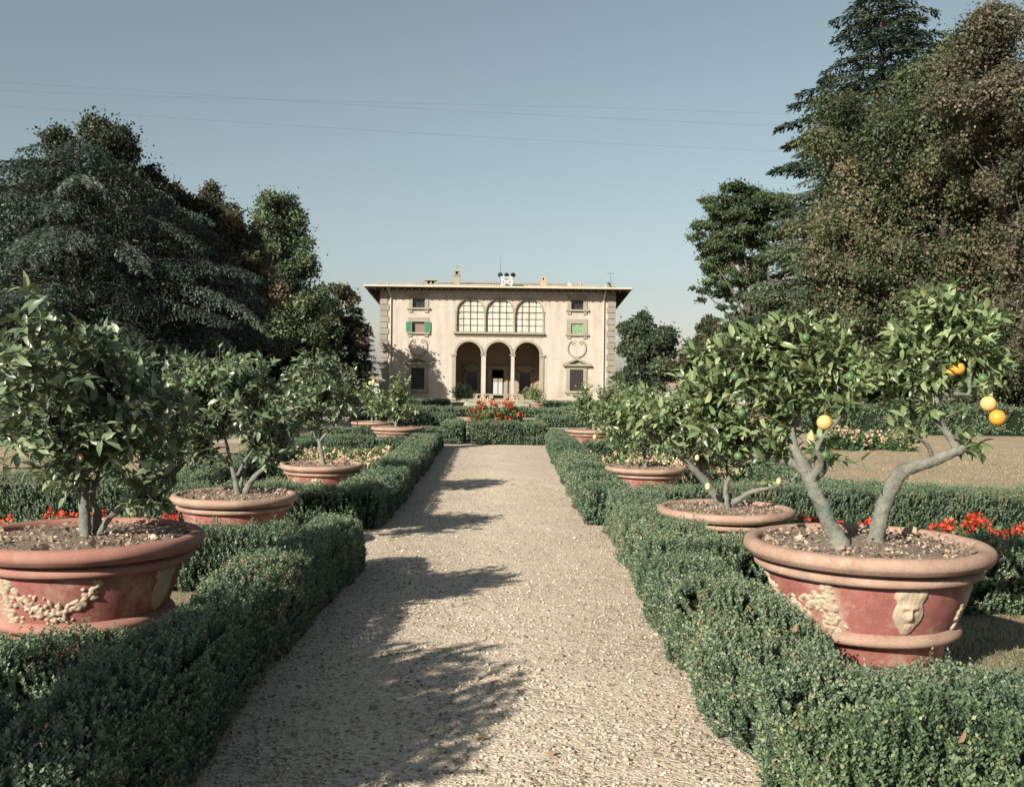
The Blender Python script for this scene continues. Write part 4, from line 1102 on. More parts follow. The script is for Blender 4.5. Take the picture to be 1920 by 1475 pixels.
bed(scatter(9, 9.4, 11.4, 28.2, 29.6, 8, .4), None, 'pink rose bush in the small bed on the right lawn', 'pink roses on the right lawn', 'pink_rose', 'flower', 'pale_petal', .45, .48, 300, 10, .1, .07, 60, 12)


def pink_strip(name, label, x0, x1, y0, y1, n, seed):
    r = np.random.default_rng(seed)
    P = np.stack([r.uniform(x0, x1, n), y0 + (y1 - y0) * r.random(n) ** 1.6, np.zeros(n)], -1)
    P = P[sn(P, 1.5, seed) > r.uniform(-1.2, .8, n)]; n = len(P)
    P[:, 2] = gz(P[:, 1]) + r.uniform(.01, .12, n)
    D = nrm(rdir(n, r) + A([0, 0, .4])); L = r.uniform(.03, .06, n)
    V, F = kites(P, D, perp(D), L, L * .8)
    k = r.random(n) < .55
    o = mk(name, V, F, [M['pink'], M['flower_leaf']], tint=r.random(n), mi=(~k).astype(int))
    tag(o, label, 'flowers', kind='stuff')
pink_strip('pink_flowers', 'pink ground cover flowers edging the right lawn behind the cross hedge', 4.5, 9.5, 13.3, 15.2, 7000, 3)
pink_strip('pink_flowers', 'pink ground cover flowers edging the left lawn behind the cross hedge', -9.5, -5.2, 13.2, 15, 5000, 4)

# fallen leaves
def fallen():
    proto = None
    spots = [(1.8, 3.0, .44), (2.2, 3.1, .43), (1.45, 3.2, .45), (2.0, 2.9, .43), (2.35, 3.25, .42), (1.9, 4.15, .36), (1.3, 4.5, .47), (2.3, 4.1, .36), (-.1, 4.4, .012), (-.25, 4.75, .012), (.55, 5.2, .012), (-.6, 5.75, .012), (.2, 4.25, .012), (.85, 5.4, .012)]
    for k, (x, y, z) in enumerate(spots):
        if proto is None:
            V, F = leaf8(A([[0, 0, 0.]]), A([[1, 0, .1]]), A([[0, 1, 0.]]), A([.052]), A([.026]), .3, .5)
            V = V + A([x, y, z + float(gz(y))])
            proto = o = mk('fallen_leaf', V, F, M['dead_leaf'], tint=np.full(8, .5), base=(x, y, z + float(gz(y))), smooth=True)
            tag(o, '', 'leaf')
        else:
            o = proto.copy(); COL.objects.link(o); o.location = (x, y, z + float(gz(y)))
        o.rotation_euler = (rng.normal(0, .25), rng.normal(0, .25), rng.random() * 6.3)
        hedge_top = z > .1
        o['label'] = 'curled brown leaf lying on the near right hedges' if hedge_top else 'curled brown leaf lying on the near gravel path'
        o['group'] = 'fallen leaves on the hedge tops' if hedge_top else 'fallen leaves on the path'
fallen()


def far_wood(label, x0, x1, y0, y1, h, n, seed):
    r = np.random.default_rng(seed)
    m = 60
    cx, cy, cr = r.uniform(x0, x1, m), r.uniform(y0, y1, m), r.uniform(.35, .75, m) * h
    k = r.integers(0, m, n); u = rdir(n, r)
    P = np.stack([cx[k], cy[k], gz(cy[k]) + cr[k] * .75], -1) + u * (cr[k] * r.random(n) ** .3)[:, None]
    P[:, 2] = np.maximum(P[:, 2], gz(P[:, 1]) + .1)
    D = nrm(rdir(n, r) + u * .5); L = r.uniform(.5, 1.1, n)
    V, F = kites(P, D, perp(D), L, L * .8)
    tag(mk('far_wood', V, F, M['round_oak'], tint=np.clip(r.normal(.4, .2, m)[k] + r.normal(0, .12, n), 0, 1)), label, 'wood', kind='stuff')
far_wood('distant wood far off beyond the right lawn', 46, 210, 120, 230, 11, 26000, 5)
far_wood('distant wood far off beyond the left lawn', -210, -40, 120, 230, 11, 26000, 6)
# ================================================================== the villa
D0 = 86.; S0 = D0 / FPX; XC = (932 - VX) * S0
fx = lambda px: XC + px * S0                      # px = offset from the villa's axis as measured in the photograph
fz = lambda py: CAMH - (py - VY) * S0
villa = thing('villa', 'cream two storey villa with arched loggia and tiled roof at the end of the path', 'building', (XC, D0, -1.1))
Y0 = D0; TH = .5
XL, XR = fx(-220), fx(220)
ZB, ZT = -1.2, fz(534)
R1 = 23.7 * S0; R2 = 25.6 * S0
LA = [fx(-53.6), fx(2.2), fx(56.)]; UA = [fx(-51.5), fx(3.2), fx(58.5)]
ZFL = -.6
zs1, zs2 = fz(664.5), fz(585.5)
holes = []
pane_rects = []
for x in LA: holes.append(arch(x, R1, ZFL, zs1))
for x in UA: holes.append(arch(x, R2, fz(622.5), zs2))
WIN = [-148.5, 149.]
for x in WIN:
    holes.append(rect(fx(x - 11.5), fx(x + 11.5), fz(578.5), fz(561)))
    holes.append(rect(fx(x - 11.5), fx(x + 11.5), fz(624.5), fz(605)))
    holes.append(rect(fx(x - 12.5), fx(x + 12.5), fz(731), fz(691)))
wall = plate('wall', rect(XL, XR, ZB, ZT), holes, Y0, TH, M['plaster'], villa)
# remaining walls, loggia room
VD = 13.; YB = Y0 + VD
mb = MB()
mb.box(XL, XL + .5, Y0 + TH, YB - .5, ZB, ZT - .9); mb.box(XR - .5, XR, Y0 + TH, YB - .5, ZB, ZT - .9)
mb.build('side_wall', M['plaster'], villa)
DX0, DX1 = fx(-11), fx(12.5)
plate('rear_wall', rect(XL, XR, ZB, ZT - 1.), [rect(DX0, DX1, ZFL, ZFL + 3.)], YB - .5, .5, M['plaster'], villa)
YL = Y0 + 5.
lx0, lx1 = fx(-82), fx(86)
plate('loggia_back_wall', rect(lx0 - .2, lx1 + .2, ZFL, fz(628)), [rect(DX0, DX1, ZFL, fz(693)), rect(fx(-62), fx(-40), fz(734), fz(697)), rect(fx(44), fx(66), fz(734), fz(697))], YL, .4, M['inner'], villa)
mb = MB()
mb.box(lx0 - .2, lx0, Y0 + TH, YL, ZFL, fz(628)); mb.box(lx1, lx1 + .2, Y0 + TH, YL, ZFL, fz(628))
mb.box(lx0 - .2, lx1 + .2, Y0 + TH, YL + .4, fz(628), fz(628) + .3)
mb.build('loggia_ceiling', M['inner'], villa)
mb = MB(); mb.box(lx0 - .5, lx1 + .5, Y0 - .02, YB, ZFL - .3, ZFL - .003); mb.build('loggia_floor', M['pietra'], villa)
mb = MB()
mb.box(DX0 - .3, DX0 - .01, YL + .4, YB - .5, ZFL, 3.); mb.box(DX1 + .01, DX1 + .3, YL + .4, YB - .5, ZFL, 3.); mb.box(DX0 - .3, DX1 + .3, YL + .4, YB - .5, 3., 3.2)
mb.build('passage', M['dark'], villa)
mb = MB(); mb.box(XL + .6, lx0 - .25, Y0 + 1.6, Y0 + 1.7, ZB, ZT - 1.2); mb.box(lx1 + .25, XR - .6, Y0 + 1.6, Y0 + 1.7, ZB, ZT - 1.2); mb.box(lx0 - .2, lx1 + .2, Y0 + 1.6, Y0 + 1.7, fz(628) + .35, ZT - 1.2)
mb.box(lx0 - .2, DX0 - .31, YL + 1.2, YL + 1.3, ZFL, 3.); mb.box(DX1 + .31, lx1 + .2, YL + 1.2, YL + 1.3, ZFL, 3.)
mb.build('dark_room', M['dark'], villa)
# rear glazed door
dr = thing_child = None
mb = MB(); xm = (DX0 + DX1) / 2
for x in (DX0 + .03, xm, DX1 - .03): mb.box(x - .035, x + .035, YB - .35, YB - .29, ZFL, ZFL + 3.)
for z in (ZFL + .06, ZFL + 1.75, ZFL + 2.96): mb.box(DX0, DX1, YB - .345, YB - .295, z - .05, z + .05)
mb.box(DX0, DX1, YB - .33, YB - .31, ZFL + 1.75, ZFL + 3.)
mb.build('rear_door', M['wood'], villa)
# portal and inner pedimented windows
mb = MB()
for a, b in ((DX0 - .36, DX0), (DX1, DX1 + .36)): mb.box(a, b, YL - .16, YL - .003, ZFL, fz(691))
mb.box(DX0 - .5, DX1 + .5, YL - .24, YL - .003, fz(691), fz(687.5)); mb.box(DX0 - .6, DX1 + .6, YL - .32, YL - .003, fz(687.5), fz(685.5))
mb.build('door_portal', M['pietra'], villa)
mb = MB(); mb.box(DX0 + .02, DX0 + .1, YL + .42, YL + 1.1, ZFL, fz(694)); mb.box(DX1 - .1, DX1 - .02, YL + .42, YL + 1.1, ZFL, fz(694)); mb.build('door', M['wood'], villa)


def pediment_obj(xc, half, zb, za, y, dep, mat, parent, base_t=.16):
    """triangular pediment with raking mouldings, recessed tympanum and a cornice"""
    mb = MB()
    t = .17
    mb.box(xc - half, xc + half, y - dep, y - .003, zb, zb + base_t)
    for s in (-1, 1):
        x0, z0, x1, z1 = xc + s * half, zb + base_t, xc, za
        d = A([x1 - x0, z1 - z0]); n = A([-d[1], d[0]]) / np.linalg.norm(d) * t
        if n[1] > 0: n = -n
        q = [(x0, z0), (x1, z1), (x1, z1 - t * 1.25), (x0 - s * t * 2.4, z0)]
        V = [(a, yy, b) for yy in (y - dep, y - .003) for (a, b) in q]
        mb.add(V, [(0, 1, 2, 3), (7, 6, 5, 4), (0, 4, 5, 1), (1, 5, 6, 2), (2, 6, 7, 3), (3, 7, 4, 0)])
    V = [(xc - half * .82, y - .05, zb + base_t), (xc + half * .82, y - .05, zb + base_t), (xc, y - .05, za - t)]
    mb.add(V, [(0, 1, 2)])
    return mb.build('pediment', mat, parent)


for x in (-51, 55):
    f = MB()
    for a, b in ((x - 14.5, x - 11), (x + 11, x + 14.5)): f.box(fx(a), fx(b), YL - .14, YL - .003, fz(737), fz(694))
    f.box(fx(x - 14.5), fx(x + 14.5), YL - .14, YL - .003, fz(697), fz(690)); f.box(fx(x - 16), fx(x + 16), YL - .2, YL - .003, fz(737), fz(734))
    o = f.build('inner_window', M['pietra'], villa)
    pediment_obj(fx(x), 18 * S0, fz(690), fz(682.5), YL, .3, M['pietra'], o, .1)
    g = MB()
    for k in range(1, 4): g.box(fx(x - 11 + k * 5.5) - .03, fx(x - 11 + k * 5.5) + .03, YL + .1, YL + .14, fz(734), fz(697))
    for k in range(1, 6): g.box(fx(x - 11), fx(x + 11), YL + .105, YL + .135, fz(734 - k * 6.2) - .03, fz(734 - k * 6.2) + .03)
    g.box(fx(x - 11), fx(x + 11), YL + .2, YL + .22, fz(734), fz(697), 1)
    g.build('grille', [M['iron'], M['dark_pane']], o)

# lower arches: mouldings, columns
for x in LA:
    plate('arch_moulding', arch(x, R1 + .2, zs1 - .004, zs1, 28), [arch(x, R1 - .003, zs1 - .3, zs1 + .002, 28)], Y0 - .09, .085, M['pietra'], villa) if False else None
def ring(x, r0, r1, zs, y, t, mat, parent, n=30, name='arch_moulding'):
    L = [(x + r1 * cos(a), zs + r1 * sin(a)) for a in np.linspace(0, pi, n)] + [(x + r0 * cos(a), zs + r0 * sin(a)) for a in np.linspace(pi, 0, n)]
    return plate(name, L, [], y, t, mat, parent)
for x in LA:
    ring(x, R1 - .02, R1 + .17, zs1, Y0 - .1, .097, M['pietra'], villa)
mids = [(LA[0] + LA[1]) / 2, (LA[1] + LA[2]) / 2]
CW = (LA[1] - LA[0]) / 2 - R1
for k, x in enumerate([LA[0] - R1 - .18] + mids + [LA[2] + R1 + .18]):
    yc = Y0 + .22
    if k in (1, 2):
        h = zs1 - ZFL
        mb = MB()
        mb.lathe([(.155, ZFL + .25), (.165, ZFL + h * .4), (.14, zs1 - .3)], (x, yc, 0), 20)
        c = mb.build('column', M['pietra'], villa)
        mb = MB(); mb.lathe([(.14, zs1 - .3), (.17, zs1 - .27), (.15, zs1 - .23), (.15, zs1 - .19), (.22, zs1 - .1)], (x, yc, 0), 20); mb.box(x - .26, x + .26, yc - .28, yc + .28, zs1 - .1, zs1 + .0); mb.build('capital', M['pietra'], c)
        mb = MB(); mb.box(x - .24, x + .24, yc - .24, yc + .24, ZFL, ZFL + .12); mb.lathe([(.23, ZFL + .12), (.235, ZFL + .17), (.19, ZFL + .2), (.19, ZFL + .23), (.155, ZFL + .26)], (x, yc, 0), 20); mb.build('column_base', M['pietra'], c)
    else:
        mb = MB(); mb.box(x - .16, x + .16, Y0 - .09, Y0 - .003, ZFL + .2, zs1 - .15); c = mb.build('pilaster', M['pietra'], villa)
        mb = MB(); mb.box(x - .24, x + .24, Y0 - .17, Y0 - .002, zs1 - .15, zs1); mb.build('capital', M['pietra'], c)
        mb = MB(); mb.box(x - .22, x + .22, Y0 - .15, Y0 - .002, ZFL - .1, ZFL + .2); mb.build('pilaster_base', M['pietra'], c)
# fill of wall below spandrels is cut away: arches stand on columns, so wall strips between openings are hidden behind them

# upper glazed arches
for x in UA:
    r = ring(x, R2 - .02, R2 + .1, zs2, Y0 - .05, .047, M['pietra'], villa, name='arched_window')
    g = MB(); zb = fz(622.5); yp = Y0 + .2
    for k, xx in enumerate(np.linspace(-1, 1, 5)[1:-1]):
        w_ = .034 if k == 1 else .018
        zt = zs2 + R2 * sqrt(1 - min(.999, abs(xx)) ** 2)
        g.box(x + xx * R2 - w_, x + xx * R2 + w_, yp - .05, yp - .005, zb, zt)
    for k, z in enumerate(np.linspace(zb, zs2, 4)):
        w_ = .03 if k in (0, 3) else .018
        g.box(x - R2, x + R2, yp - .055, yp - .006, z - w_, z + w_)
    for z in (zs2 + R2 * .45,):
        hw = sqrt(R2 ** 2 - (z - zs2) ** 2)
        g.box(x - hw, x + hw, yp - .055, yp - .006, z - .01, z + .01)
    g.build('glazing_bars', M['iron'], r)
    plate('pane', arch(x, R2, zb, zs2), [], yp, .03, M['pane'], r)
# slim piers between the upper windows, their sill
for x in [UA[0] - R2 - .06, (UA[0] + UA[1]) / 2, (UA[1] + UA[2]) / 2, UA[2] + R2 + .06]:
    mb = MB(); mb.box(x - .075, x + .075, Y0 - .07, Y0 - .003, fz(623), zs2); mb.box(x - .13, x + .13, Y0 - .1, Y0 - .002, zs2, zs2 + .1)
    mb.build('window_pier', M['pietra'], villa)
mb = MB(); mb.box(fx(-83), fx(87.), Y0 - .34, Y0 - .002, fz(626.5), fz(623)); mb.box(fx(-80), fx(84.), Y0 - .1, Y0 - .002, fz(631), fz(626.5)); mb.build('loggia_sill', M['pietra'], villa)

# windows either side
def frame_box(mb, x, w, y0_, z0, z1, fw, dep=.07):
    mb.box(fx(x - w - fw), fx(x - w), Y0 - dep, Y0 - .003, fz(z0), fz(z1)); mb.box(fx(x + w), fx(x + w + fw), Y0 - dep, Y0 - .003, fz(z0), fz(z1))
for k, x in enumerate(WIN):
    mb = MB(); frame_box(mb, x, 11.5, 0, 578.5, 561, 7.); mb.box(fx(x - 18.5), fx(x + 18.5), Y0 - .07, Y0 - .003, fz(561), fz(553))
    w_ = mb.build('attic_window', M['pietra'], villa)
    mb = MB(); mb.box(fx(x - 21.5), fx(x + 21.5), Y0 - .2, Y0 - .002, fz(582), fz(578.7))
    for q in (-15, 15): mb.box(fx(x + q - 3.5), fx(x + q + 3.5), Y0 - .1, Y0 - .002, fz(587.5), fz(582))
    mb.build('sill', M['pietra'], w_)
    mb = MB(); mb.box(fx(x - 11.5), fx(x + 11.5), Y0 + .3, Y0 + .33, fz(578.5), fz(561)); mb.build('pane', M['dark_pane'], w_)
    mb = MB()
    for q in ((-11.5, -10.5), (-.6, .6), (10.5, 11.5)): mb.box(fx(x + q[0]), fx(x + q[1]), Y0 + .24, Y0 + .29, fz(578.5), fz(561))
    mb.box(fx(x - 11.5), fx(x + 11.5), Y0 + .243, Y0 + .287, fz(571), fz(570)); mb.build('sash', M['wood'], w_)
    # shuttered window
    mb = MB(); mb.box(fx(x - 19.5), fx(x + 19.5), Y0 - .06, Y0 - .003, fz(605), fz(597))
    if k: frame_box(mb, x, 11.5, 0, 624.5, 605, 8., .06)
    w_ = mb.build('shuttered_window', M['pietra'], villa)
    mb = MB(); mb.box(fx(x - 21.5), fx(x + 21.5), Y0 - .2, Y0 - .002, fz(628), fz(624.7))
    for q in (-15, 15): mb.box(fx(x + q - 3.5), fx(x + q + 3.5), Y0 - .1, Y0 - .002, fz(633), fz(628))
    mb.build('sill', M['pietra'], w_)
    def shutter(xa, xb, y, mat, tilt=0.):
        s = MB(); z0, z1 = fz(624.4), fz(605.2); t = .05; st = .09
        for a, b in ((xa, xa + st), (xb - st, xb)): s.box(a, b, y, y + t, z0, z1)
        for z in (z0, (z0 + z1) / 2 - .04, z1 - .09): s.box(xa + st, xb - st, y + .002, y + t - .002, z, z + .09)
        n = 9
        for q in range(n):
            z = z0 + .1 + (z1 - z0 - .2) * q / n
            V = [(xa + st, y + .004, z), (xb - st, y + .004, z), (xb - st, y + t, z + .075), (xa + st, y + t, z + .075), (xa + st, y + .004, z + .012), (xb - st, y + .004, z + .012), (xb - st, y + t, z + .087), (xa + st, y + t, z + .087)]
            s.add(V, [(0, 1, 2, 3), (7, 6, 5, 4), (0, 4, 5, 1), (2, 6, 7, 3), (1, 5, 6, 2), (3, 7, 4, 0)])
        return s.build('shutter', mat, w_)
    if k == 0:
        shutter(fx(x - 23), fx(x - 11.8), Y0 - .13, M['green']); shutter(fx(x + 11.8), fx(x + 23), Y0 - .13, M['green'])
        mb = MB(); mb.box(fx(x - 9), fx(x + 11), Y0 + .2, Y0 + .25, fz(624.5), fz(606)); mb.box(fx(x - 11.5), fx(x + 11.5), Y0 + .3, Y0 + .34, fz(624.5), fz(605)); mb.build('blind', M['brown'], w_)
    else:
        shutter(fx(x - 11.4), fx(x - .15), Y0 + .06, M['pale_green']); shutter(fx(x + .15), fx(x + 11.4), Y0 + .06, M['pale_green'])
    # cartouche: open ring with scrolled ends
    a = np.linspace(RAD(128), RAD(412), 40); zc = fz(651.5); rr = 16.8 * S0
    P = A([(fx(x) + rr * cos(q), Y0 - .03, zc + rr * sin(q)) for q in a])
    mb = MB(); mb.tube(P, np.full(40, .075), 8)
    for s_, q in ((1, a[0]), (-1, a[-1])):
        c0 = A([fx(x) + (rr - .16) * cos(q), Y0 - .03, zc + (rr - .16) * sin(q)])
        b = np.linspace(0, 1.6 * pi, 14)
        mb.tube(A([c0 + .12 * A([cos(q + s_ * -t), 0, sin(q + s_ * -t)]) for t in b]), np.full(14, .045), 6)
    o = mb.build('cartouche', M['pietra'], villa)
    plate('cartouche_field', circ(fx(x), zc, rr - .02), [], Y0 - .02, .018, M['plaster'], o)
    # pedimented window
    mb = MB(); frame_box(mb, x, 12.5, 0, 731, 691, 6.5, .1); mb.box(fx(x - 19), fx(x + 19), Y0 - .1, Y0 - .003, fz(691), fz(688)); mb.box(fx(x - 20), fx(x + 20), Y0 - .14, Y0 - .003, fz(688), fz(684.5))
    w_ = mb.build('pedimented_window', M['pietra'], villa)
    pediment_obj(fx(x), 26.5 * S0, fz(684.5), fz(668.5), Y0, .36, M['pietra'], w_)
    mb = MB(); mb.box(fx(x - 21.5), fx(x + 21.5), Y0 - .26, Y0 - .002, fz(735), fz(731.2)); mb.box(fx(x - 19), fx(x + 19), Y0 - .12, Y0 - .002, fz(739), fz(735)); mb.build('sill', M['pietra'], w_)
    mb = MB()
    for q in np.linspace(-12.5, 12.5, 9): mb.box(fx(x + q) - .022, fx(x + q) + .022, Y0 - .05, Y0 - .01, fz(731), fz(690))
    for q in np.linspace(731, 690, 12): mb.box(fx(x - 12.5), fx(x + 12.5), Y0 - .055, Y0 - .015, fz(q) - .022, fz(q) + .022)
    mb.build('grille', M['iron'], w_)
    mb = MB(); mb.box(fx(x - 12.5), fx(x + 12.5), Y0 + .3, Y0 + .33, fz(731), fz(691)); mb.build('pane', M['dark_pane'], w_)

# quoins
for s in (-1, 1):
    mb = MB(); z = ZB; k = 0; xa = XL if s < 0 else XR
    while z < ZT - .1:
        hgt = .5; w_ = .72 if k % 2 == 0 else .6
        x0, x1 = (xa - .05, xa + w_) if s < 0 else (xa - w_, xa + .05)
        mb.box(x0, x1, Y0 - .08, Y0 + .8, z + .05, min(z + hgt, ZT))
        z += hgt; k += 1
    mb.build('quoins', M['quoin'], villa)
# lintel course of small blocks is part of the shuttered window; drainpipes
for px, px2 in ((-203.5, -200.5), (202.5, 198.5)):
    mb = MB(); x = fx(px); e = fx(px2)
    P = A([(x - .1, Y0 - 1.05, ZT - .05), (x - .1, Y0 - 1.05, ZT - .35), (e, Y0 - .2, fz(557)), (e, Y0 - .12, fz(563)), (e, Y0 - .12, 1.), (e, Y0 - .12, ZB)])
    mb.tube(P, np.full(len(P), .06), 8)
    mb.build('drainpipe', M['zinc'], villa)

# balustrade and steps in front of the loggia
YBAL = Y0 - 3.6
xb0, xb1 = fx(-38), fx(45)
zt = CAMH - (738.5 - VY) * YBAL / FPX; zb = zt - .72
mb = MB(); mb.box(xb0 - .2, xb1 + .2, YBAL - .2, YBAL + .2, zt - .11, zt); mb.box(xb0 - .15, xb1 + .15, YBAL - .16, YBAL + .16, zb, zb + .12)
for x in (xb0, xb1, (xb0 + xb1) / 2 - .6, (xb0 + xb1) / 2 + .6): mb.box(x - .17, x + .17, YBAL - .165, YBAL + .165, zb + .12, zt - .11)
bal = mb.build('balustrade', M['pietra'], villa)
bp = None
for x in np.arange(xb0 + .42, xb1 - .3, .3):
    if abs(x - (xb0 + xb1) / 2) < .85: continue
    if bp is None:
        mb = MB(); h = zt - .11 - zb - .12
        mb.lathe([(.05, zb + .12), (.05, zb + .16), (.035, zb + .19), (.075, zb + .12 + h * .42), (.035, zb + .12 + h * .8), (.05, zt - .15), (.05, zt - .11)], (x, YBAL, 0), 10)
        bp = mb.build('baluster', M['brick'], bal); bx_ = x
    else:
        c = bp.copy(); COL.objects.link(c); c.parent = bal; c.location = (x - bx_, 0, 0)
mb = MB(); mb.box(xb0 - .6, xb1 + .6, YBAL - .35, Y0 - .03, -1.3, zb - .004)
for k in range(4): mb.box((xb0 + xb1) / 2 - .8, (xb0 + xb1) / 2 + .8, YBAL - .35 - .3 * (k + 1), YBAL - .36 - .3 * k, -1.3, zb - .004 - .09 * (k + 1))
mb.build('terrace_platform', M['pietra'], villa)

# roof: hipped, tiled
OV = 1.4
rx0, rx1, ry0, ry1 = fx(-247), fx(247), Y0 - OV, YB + OV
ZE = CAMH - (538 - VY) * (Y0 - OV) / FPX
def roofz(x, y):
    dist = np.minimum(np.minimum(y - ry0, ry1 - y), np.minimum(x - rx0, rx1 - x))
    return ZE + .175 * np.minimum(dist, 7) - .045 * (y - ry0)
xs = np.linspace(rx0, rx1, 560); ys = np.concatenate([np.linspace(ry0, ry0 + 6.5, 22), np.linspace(ry0 + 7, ry1, 10)])
X, Y = np.meshgrid(xs, ys)
Z = roofz(X, Y) + .055 * np.abs(np.sin(X * pi / .26)) + np.tile((.02 * (np.arange(len(ys)) % 2))[:, None], (1, len(xs)))
Z += sn(np.stack([X.ravel(), Y.ravel(), X.ravel() * 0], -1), 2.2, 4).reshape(X.shape) * .025
V = np.stack([X, Y, Z], -1).reshape(-1, 3); nx = len(xs)
i = np.arange(len(ys) - 1)[:, None] * nx; j = np.arange(nx - 1)[None, :]
F = np.stack([i + j, i + j + 1, i + nx + j + 1, i + nx + j], -1).reshape(-1, 4)
roof = mk('roof', V, F, M['tile'], villa)
# eaves: front soffit, side soffits falling backwards, with rafters
mb = MB()
zf = lambda y: ZE - .1 - .075 * (y - ry0)
c4 = lambda x0, x1, y0, y1, t=0.: [(x0, y0, zf(y0) + t), (x1, y0, zf(y0) + t), (x1, y1, zf(y1) + t), (x0, y1, zf(y1) + t)]
for (a, b, c, d) in ((rx0, rx1, ry0, Y0 + .3), (rx0, XL + .3, Y0 + .3, ry1), (XR - .3, rx1, Y0 + .3, ry1)):
    mb.add(c4(a, b, c, d), [(0, 3, 2, 1)])
for x in np.arange(rx0 + .3, rx1 - .2, .62): mb.box(x - .055, x + .055, ry0 + .08, Y0 - .02, ZE - .27, ZE - .12)
for s in (-1, 1):
    x0, x1 = (rx0 + .08, XL - .06) if s < 0 else (XR + .06, rx1 - .08)
    for y in np.arange(Y0 + .5, YB, .7): mb.box(x0, x1, y - .05, y + .05, zf(y) - .16, zf(y) - .01)
mb.build('eaves', M['wood'], roof)
mb = MB(); a = np.linspace(pi, 2 * pi, 7)
P = [(rx0, ry0 - .05, ZE - .02), (rx1, ry0 - .05, ZE - .02)]
mb.tube(P, [.085, .085], 8); mb.build('gutter', M['zinc'], roof)
for s in (0, 1):
    xx = rx0 + .01 if s == 0 else rx1 - .01
    mb = MB(); mb.tube([(xx, ry0, ZE - .03), (xx, ry1, ZE - .03 - .045 * (ry1 - ry0))], [.07, .07], 8); mb.build('gutter', M['zinc'], roof)


def rp(px, py, dback):
    """point over the roof: offset from the axis, height in the photo, metres behind the eave"""
    y = ry0 + dback; return A([XC + (px - 932) * y / FPX, y, CAMH - (py - VY) * y / FPX])
# chimneys
p = rp(854.5, 500, 3.); zr = float(roofz(p[0], p[1]))
mb = MB()
q = A([(.3, zr - .1), (.21, zr + .95)])
def frus(mb, x, y, w0, w1, z0, z1, mi=0):
    V = [(x + sx * w, y + sy * w, z) for (w, z) in ((w0, z0), (w1, z1)) for sx, sy in ((-1, -1), (1, -1), (1, 1), (-1, 1))]
    mb.add(V, [(0, 1, 5, 4), (1, 2, 6, 5), (2, 3, 7, 6), (3, 0, 4, 7), (4, 5, 6, 7)], mi)
frus(mb, p[0], p[1], .3, .21, zr - .3, zr + .8); mb.box(p[0] - .29, p[0] + .29, p[1] - .29, p[1] + .29, zr + .8, zr + .88)
for sx in (-1, 1):
    for sy in (-1, 1): mb.box(p[0] + sx * .17 - .05, p[0] + sx * .17 + .05, p[1] + sy * .17 - .05, p[1] + sy * .17 + .05, zr + .88, zr + 1.15)
mb.box(p[0] - .25, p[0] + .25, p[1] - .25, p[1] + .25, zr + 1.15, zr + 1.22); frus(mb, p[0], p[1], .17, .1, zr + 1.22, zr + 1.45); mb.blob((p[0], p[1], zr + 1.53), .1)
mb.box(p[0] - .12, p[0] + .12, p[1] - .12, p[1] + .12, zr + .88, zr + 1.15, 1)
mb.build('chimney', [M['pietra'], M['dark']], roof)['label'] = 'tall tapering chimney with an open lantern top'
p = rp(1016.5, 512, 2.4); zr = float(roofz(p[0], p[1]))
mb = MB(); mb.box(p[0] - .26, p[0] + .26, p[1] - .24, p[1] + .24, zr - .2, zr + .3); mb.box(p[0] - .17, p[0] + .17, p[1] - .17, p[1] + .17, zr + .3, zr + .82); mb.box(p[0] - .06, p[0] + .06, p[1] - .18, p[1] - .1, zr + .5, zr + .72, 1)
mb.build('chimney', [M['brick'], M['dark']], roof)['label'] = 'narrow brick chimney right of the floodlights'
p = rp(806, 522, 3.); zr = float(roofz(p[0], p[1]))
mb = MB()
for sx in (-.36, 0, .36): mb.box(p[0] + sx - .06, p[0] + sx + .06, p[1] - .2, p[1] + .2, zr - .2, zr + .32)
mb.box(p[0] - .6, p[0] + .5, p[1] - .35, p[1] + .35, zr + .32, zr + .4); mb.box(p[0] - .3, p[0] + .3, p[1] - .1, p[1] + .1, zr - .2, zr + .3, 1)
mb.build('chimney', [M['pietra'], M['dark']], roof)['label'] = 'low flat-topped chimney at the left of the roof'
p = rp(1065, 526, 2.2); zr = float(roofz(p[0], p[1]))
mb = MB(); frus(mb, p[0], p[1], .3, .02, zr - .05, zr + .42); mb.build('roof_vent', M['plaster'], roof)
p = rp(1087, 526, 2.); zr = float(roofz(p[0], p[1]))
mb = MB(); mb.tube([(p[0], p[1], zr - .1), (p[0], p[1], zr + .22), (p[0], p[1], zr + .42)], [.09, .08, .05], 8); mb.build('vent_pipe', M['brick'], roof)

# floodlights on their white trestle (stands on the roof edge)
y = ry0 + .55; xf = XC + (948 - 932) * y / FPX
zr = float(roofz(xf, y)); fl = thing('floodlight_trestle', 'white cross-braced trestle carrying three black floodlights on the villa roof edge', 'floodlights', (xf, y, zr))
mb = MB(); w_ = .42; h = .72
for sx in (-1, 1):
    for sy in (-.25, .25): mb.box(xf + sx * w_ - .05, xf + sx * w_ + .05, y + sy - .05, y + sy + .05, zr - .12, zr + h)
mb.box(xf - w_ - .1, xf + w_ + .1, y - .36, y + .36, zr + h, zr + h + .07); mb.box(xf - .95, xf + .95, y - .34, y + .34, zr - .1, zr + .02)
mb.bar((xf - w_, y - .32, zr + .05), (xf + w_, y - .32, zr + h - .05), .04); mb.bar((xf + w_, y - .33, zr + .05), (xf - w_, y - .33, zr + h - .05), .04)
mb.build('trestle', M['white'], fl)
for q in (-.5, 0, .5):
    mb = MB(); c = A([xf + q, y - .05, zr + h + .28])
    d_ = nrm(A([q * .6, -1., -.25]))
    mb.tube([c - d_ * .22, c - d_ * .12, c + d_ * .2], [.06, .15, .2], 14); mb.bar(c, (xf + q, y - .05, zr + h + .06), .03)
    mb.build('floodlight', M['black'], fl)
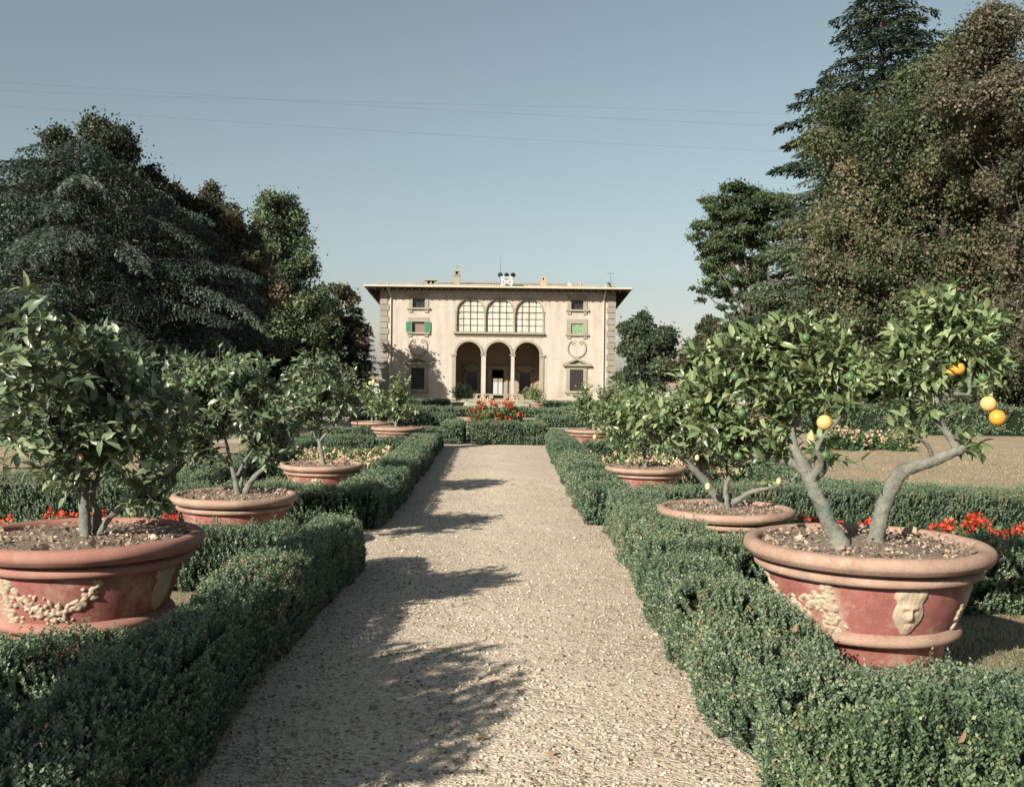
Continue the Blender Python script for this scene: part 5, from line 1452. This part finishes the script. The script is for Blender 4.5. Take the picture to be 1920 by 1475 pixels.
# masts
y = ry0 + 4.; xm_ = XC + (936 - 932) * y / FPX; zr = float(roofz(xm_, y))
mb = MB(); mb.tube([(xm_, y, zr - .1), (xm_, y, CAMH - (481 - VY) * y / FPX)], [.022, .014], 6)
tag(mb.build('lightning_rod', M['iron'], base=(xm_, y, zr)), 'thin dark rod rising from the middle of the villa roof', 'lightning rod')
y = ry0 + 1.5; xm_ = XC + (1143 - 932) * y / FPX; zr = float(roofz(xm_, y)); zt_ = CAMH - (508 - VY) * y / FPX
mb = MB(); mb.tube([(xm_, y, zr - .1), (xm_, y, zt_)], [.02, .014], 6)
for z, n, ww in ((zt_ - .1, 5, .28), (zr + .35, 6, .34)):
    mb.bar((xm_ - ww, y, z), (xm_ + ww, y, z), .012)
    for q in np.linspace(-ww, ww, n): mb.bar((xm_ + q, y - .2, z + .01), (xm_ + q, y + .2, z + .01), .009)
tag(mb.build('television_antenna', M['iron'], base=(xm_, y, zr)), 'spindly television antenna at the right end of the villa roof', 'antenna')
y = ry0 + .8; xm_ = XC + (1140 - 932) * y / FPX; zr = float(roofz(xm_, y))
mb = MB(); mb.tube(spline(A([(xm_ + .12, y, zr - .1), (xm_ + .1, y, zr + .15), (xm_ - .02, y, zr + .36), (xm_ - .14, y, zr + .4)]), 4), np.full(13, .07), 7); mb.build('vent_pipe', M['black'], roof)

# power lines across the sky
for k, (lab, pts) in enumerate((('darkest power line sagging across the sky above the villa', [(-300, 135, 75), (270, 171, 78), (600, 193, 80), (1000, 215, 83), (1500, 238, 86), (1800, 248, 88)]),
                                ('second power line, just above the darkest one at the right of the sky', [(-300, 158, 76), (300, 181, 79), (860, 196, 84), (1200, 204, 86), (1520, 216, 88), (1800, 226, 90)]),
                                ('lowest power line, faintest, at the right of the sky', [(-300, 176, 74), (200, 213, 77), (560, 236, 80), (1000, 262, 84), (1470, 284, 88), (1800, 298, 90)]))):
    P = spline(A([at(*q) for q in pts]), 6)
    mb = MB(); mb.tube(P, np.full(len(P), .0048), 4, cap=False)
    tag(mb.build('power_line', M['iron'], base=P[len(P) // 2]), lab, 'cable', 'power lines over the villa')
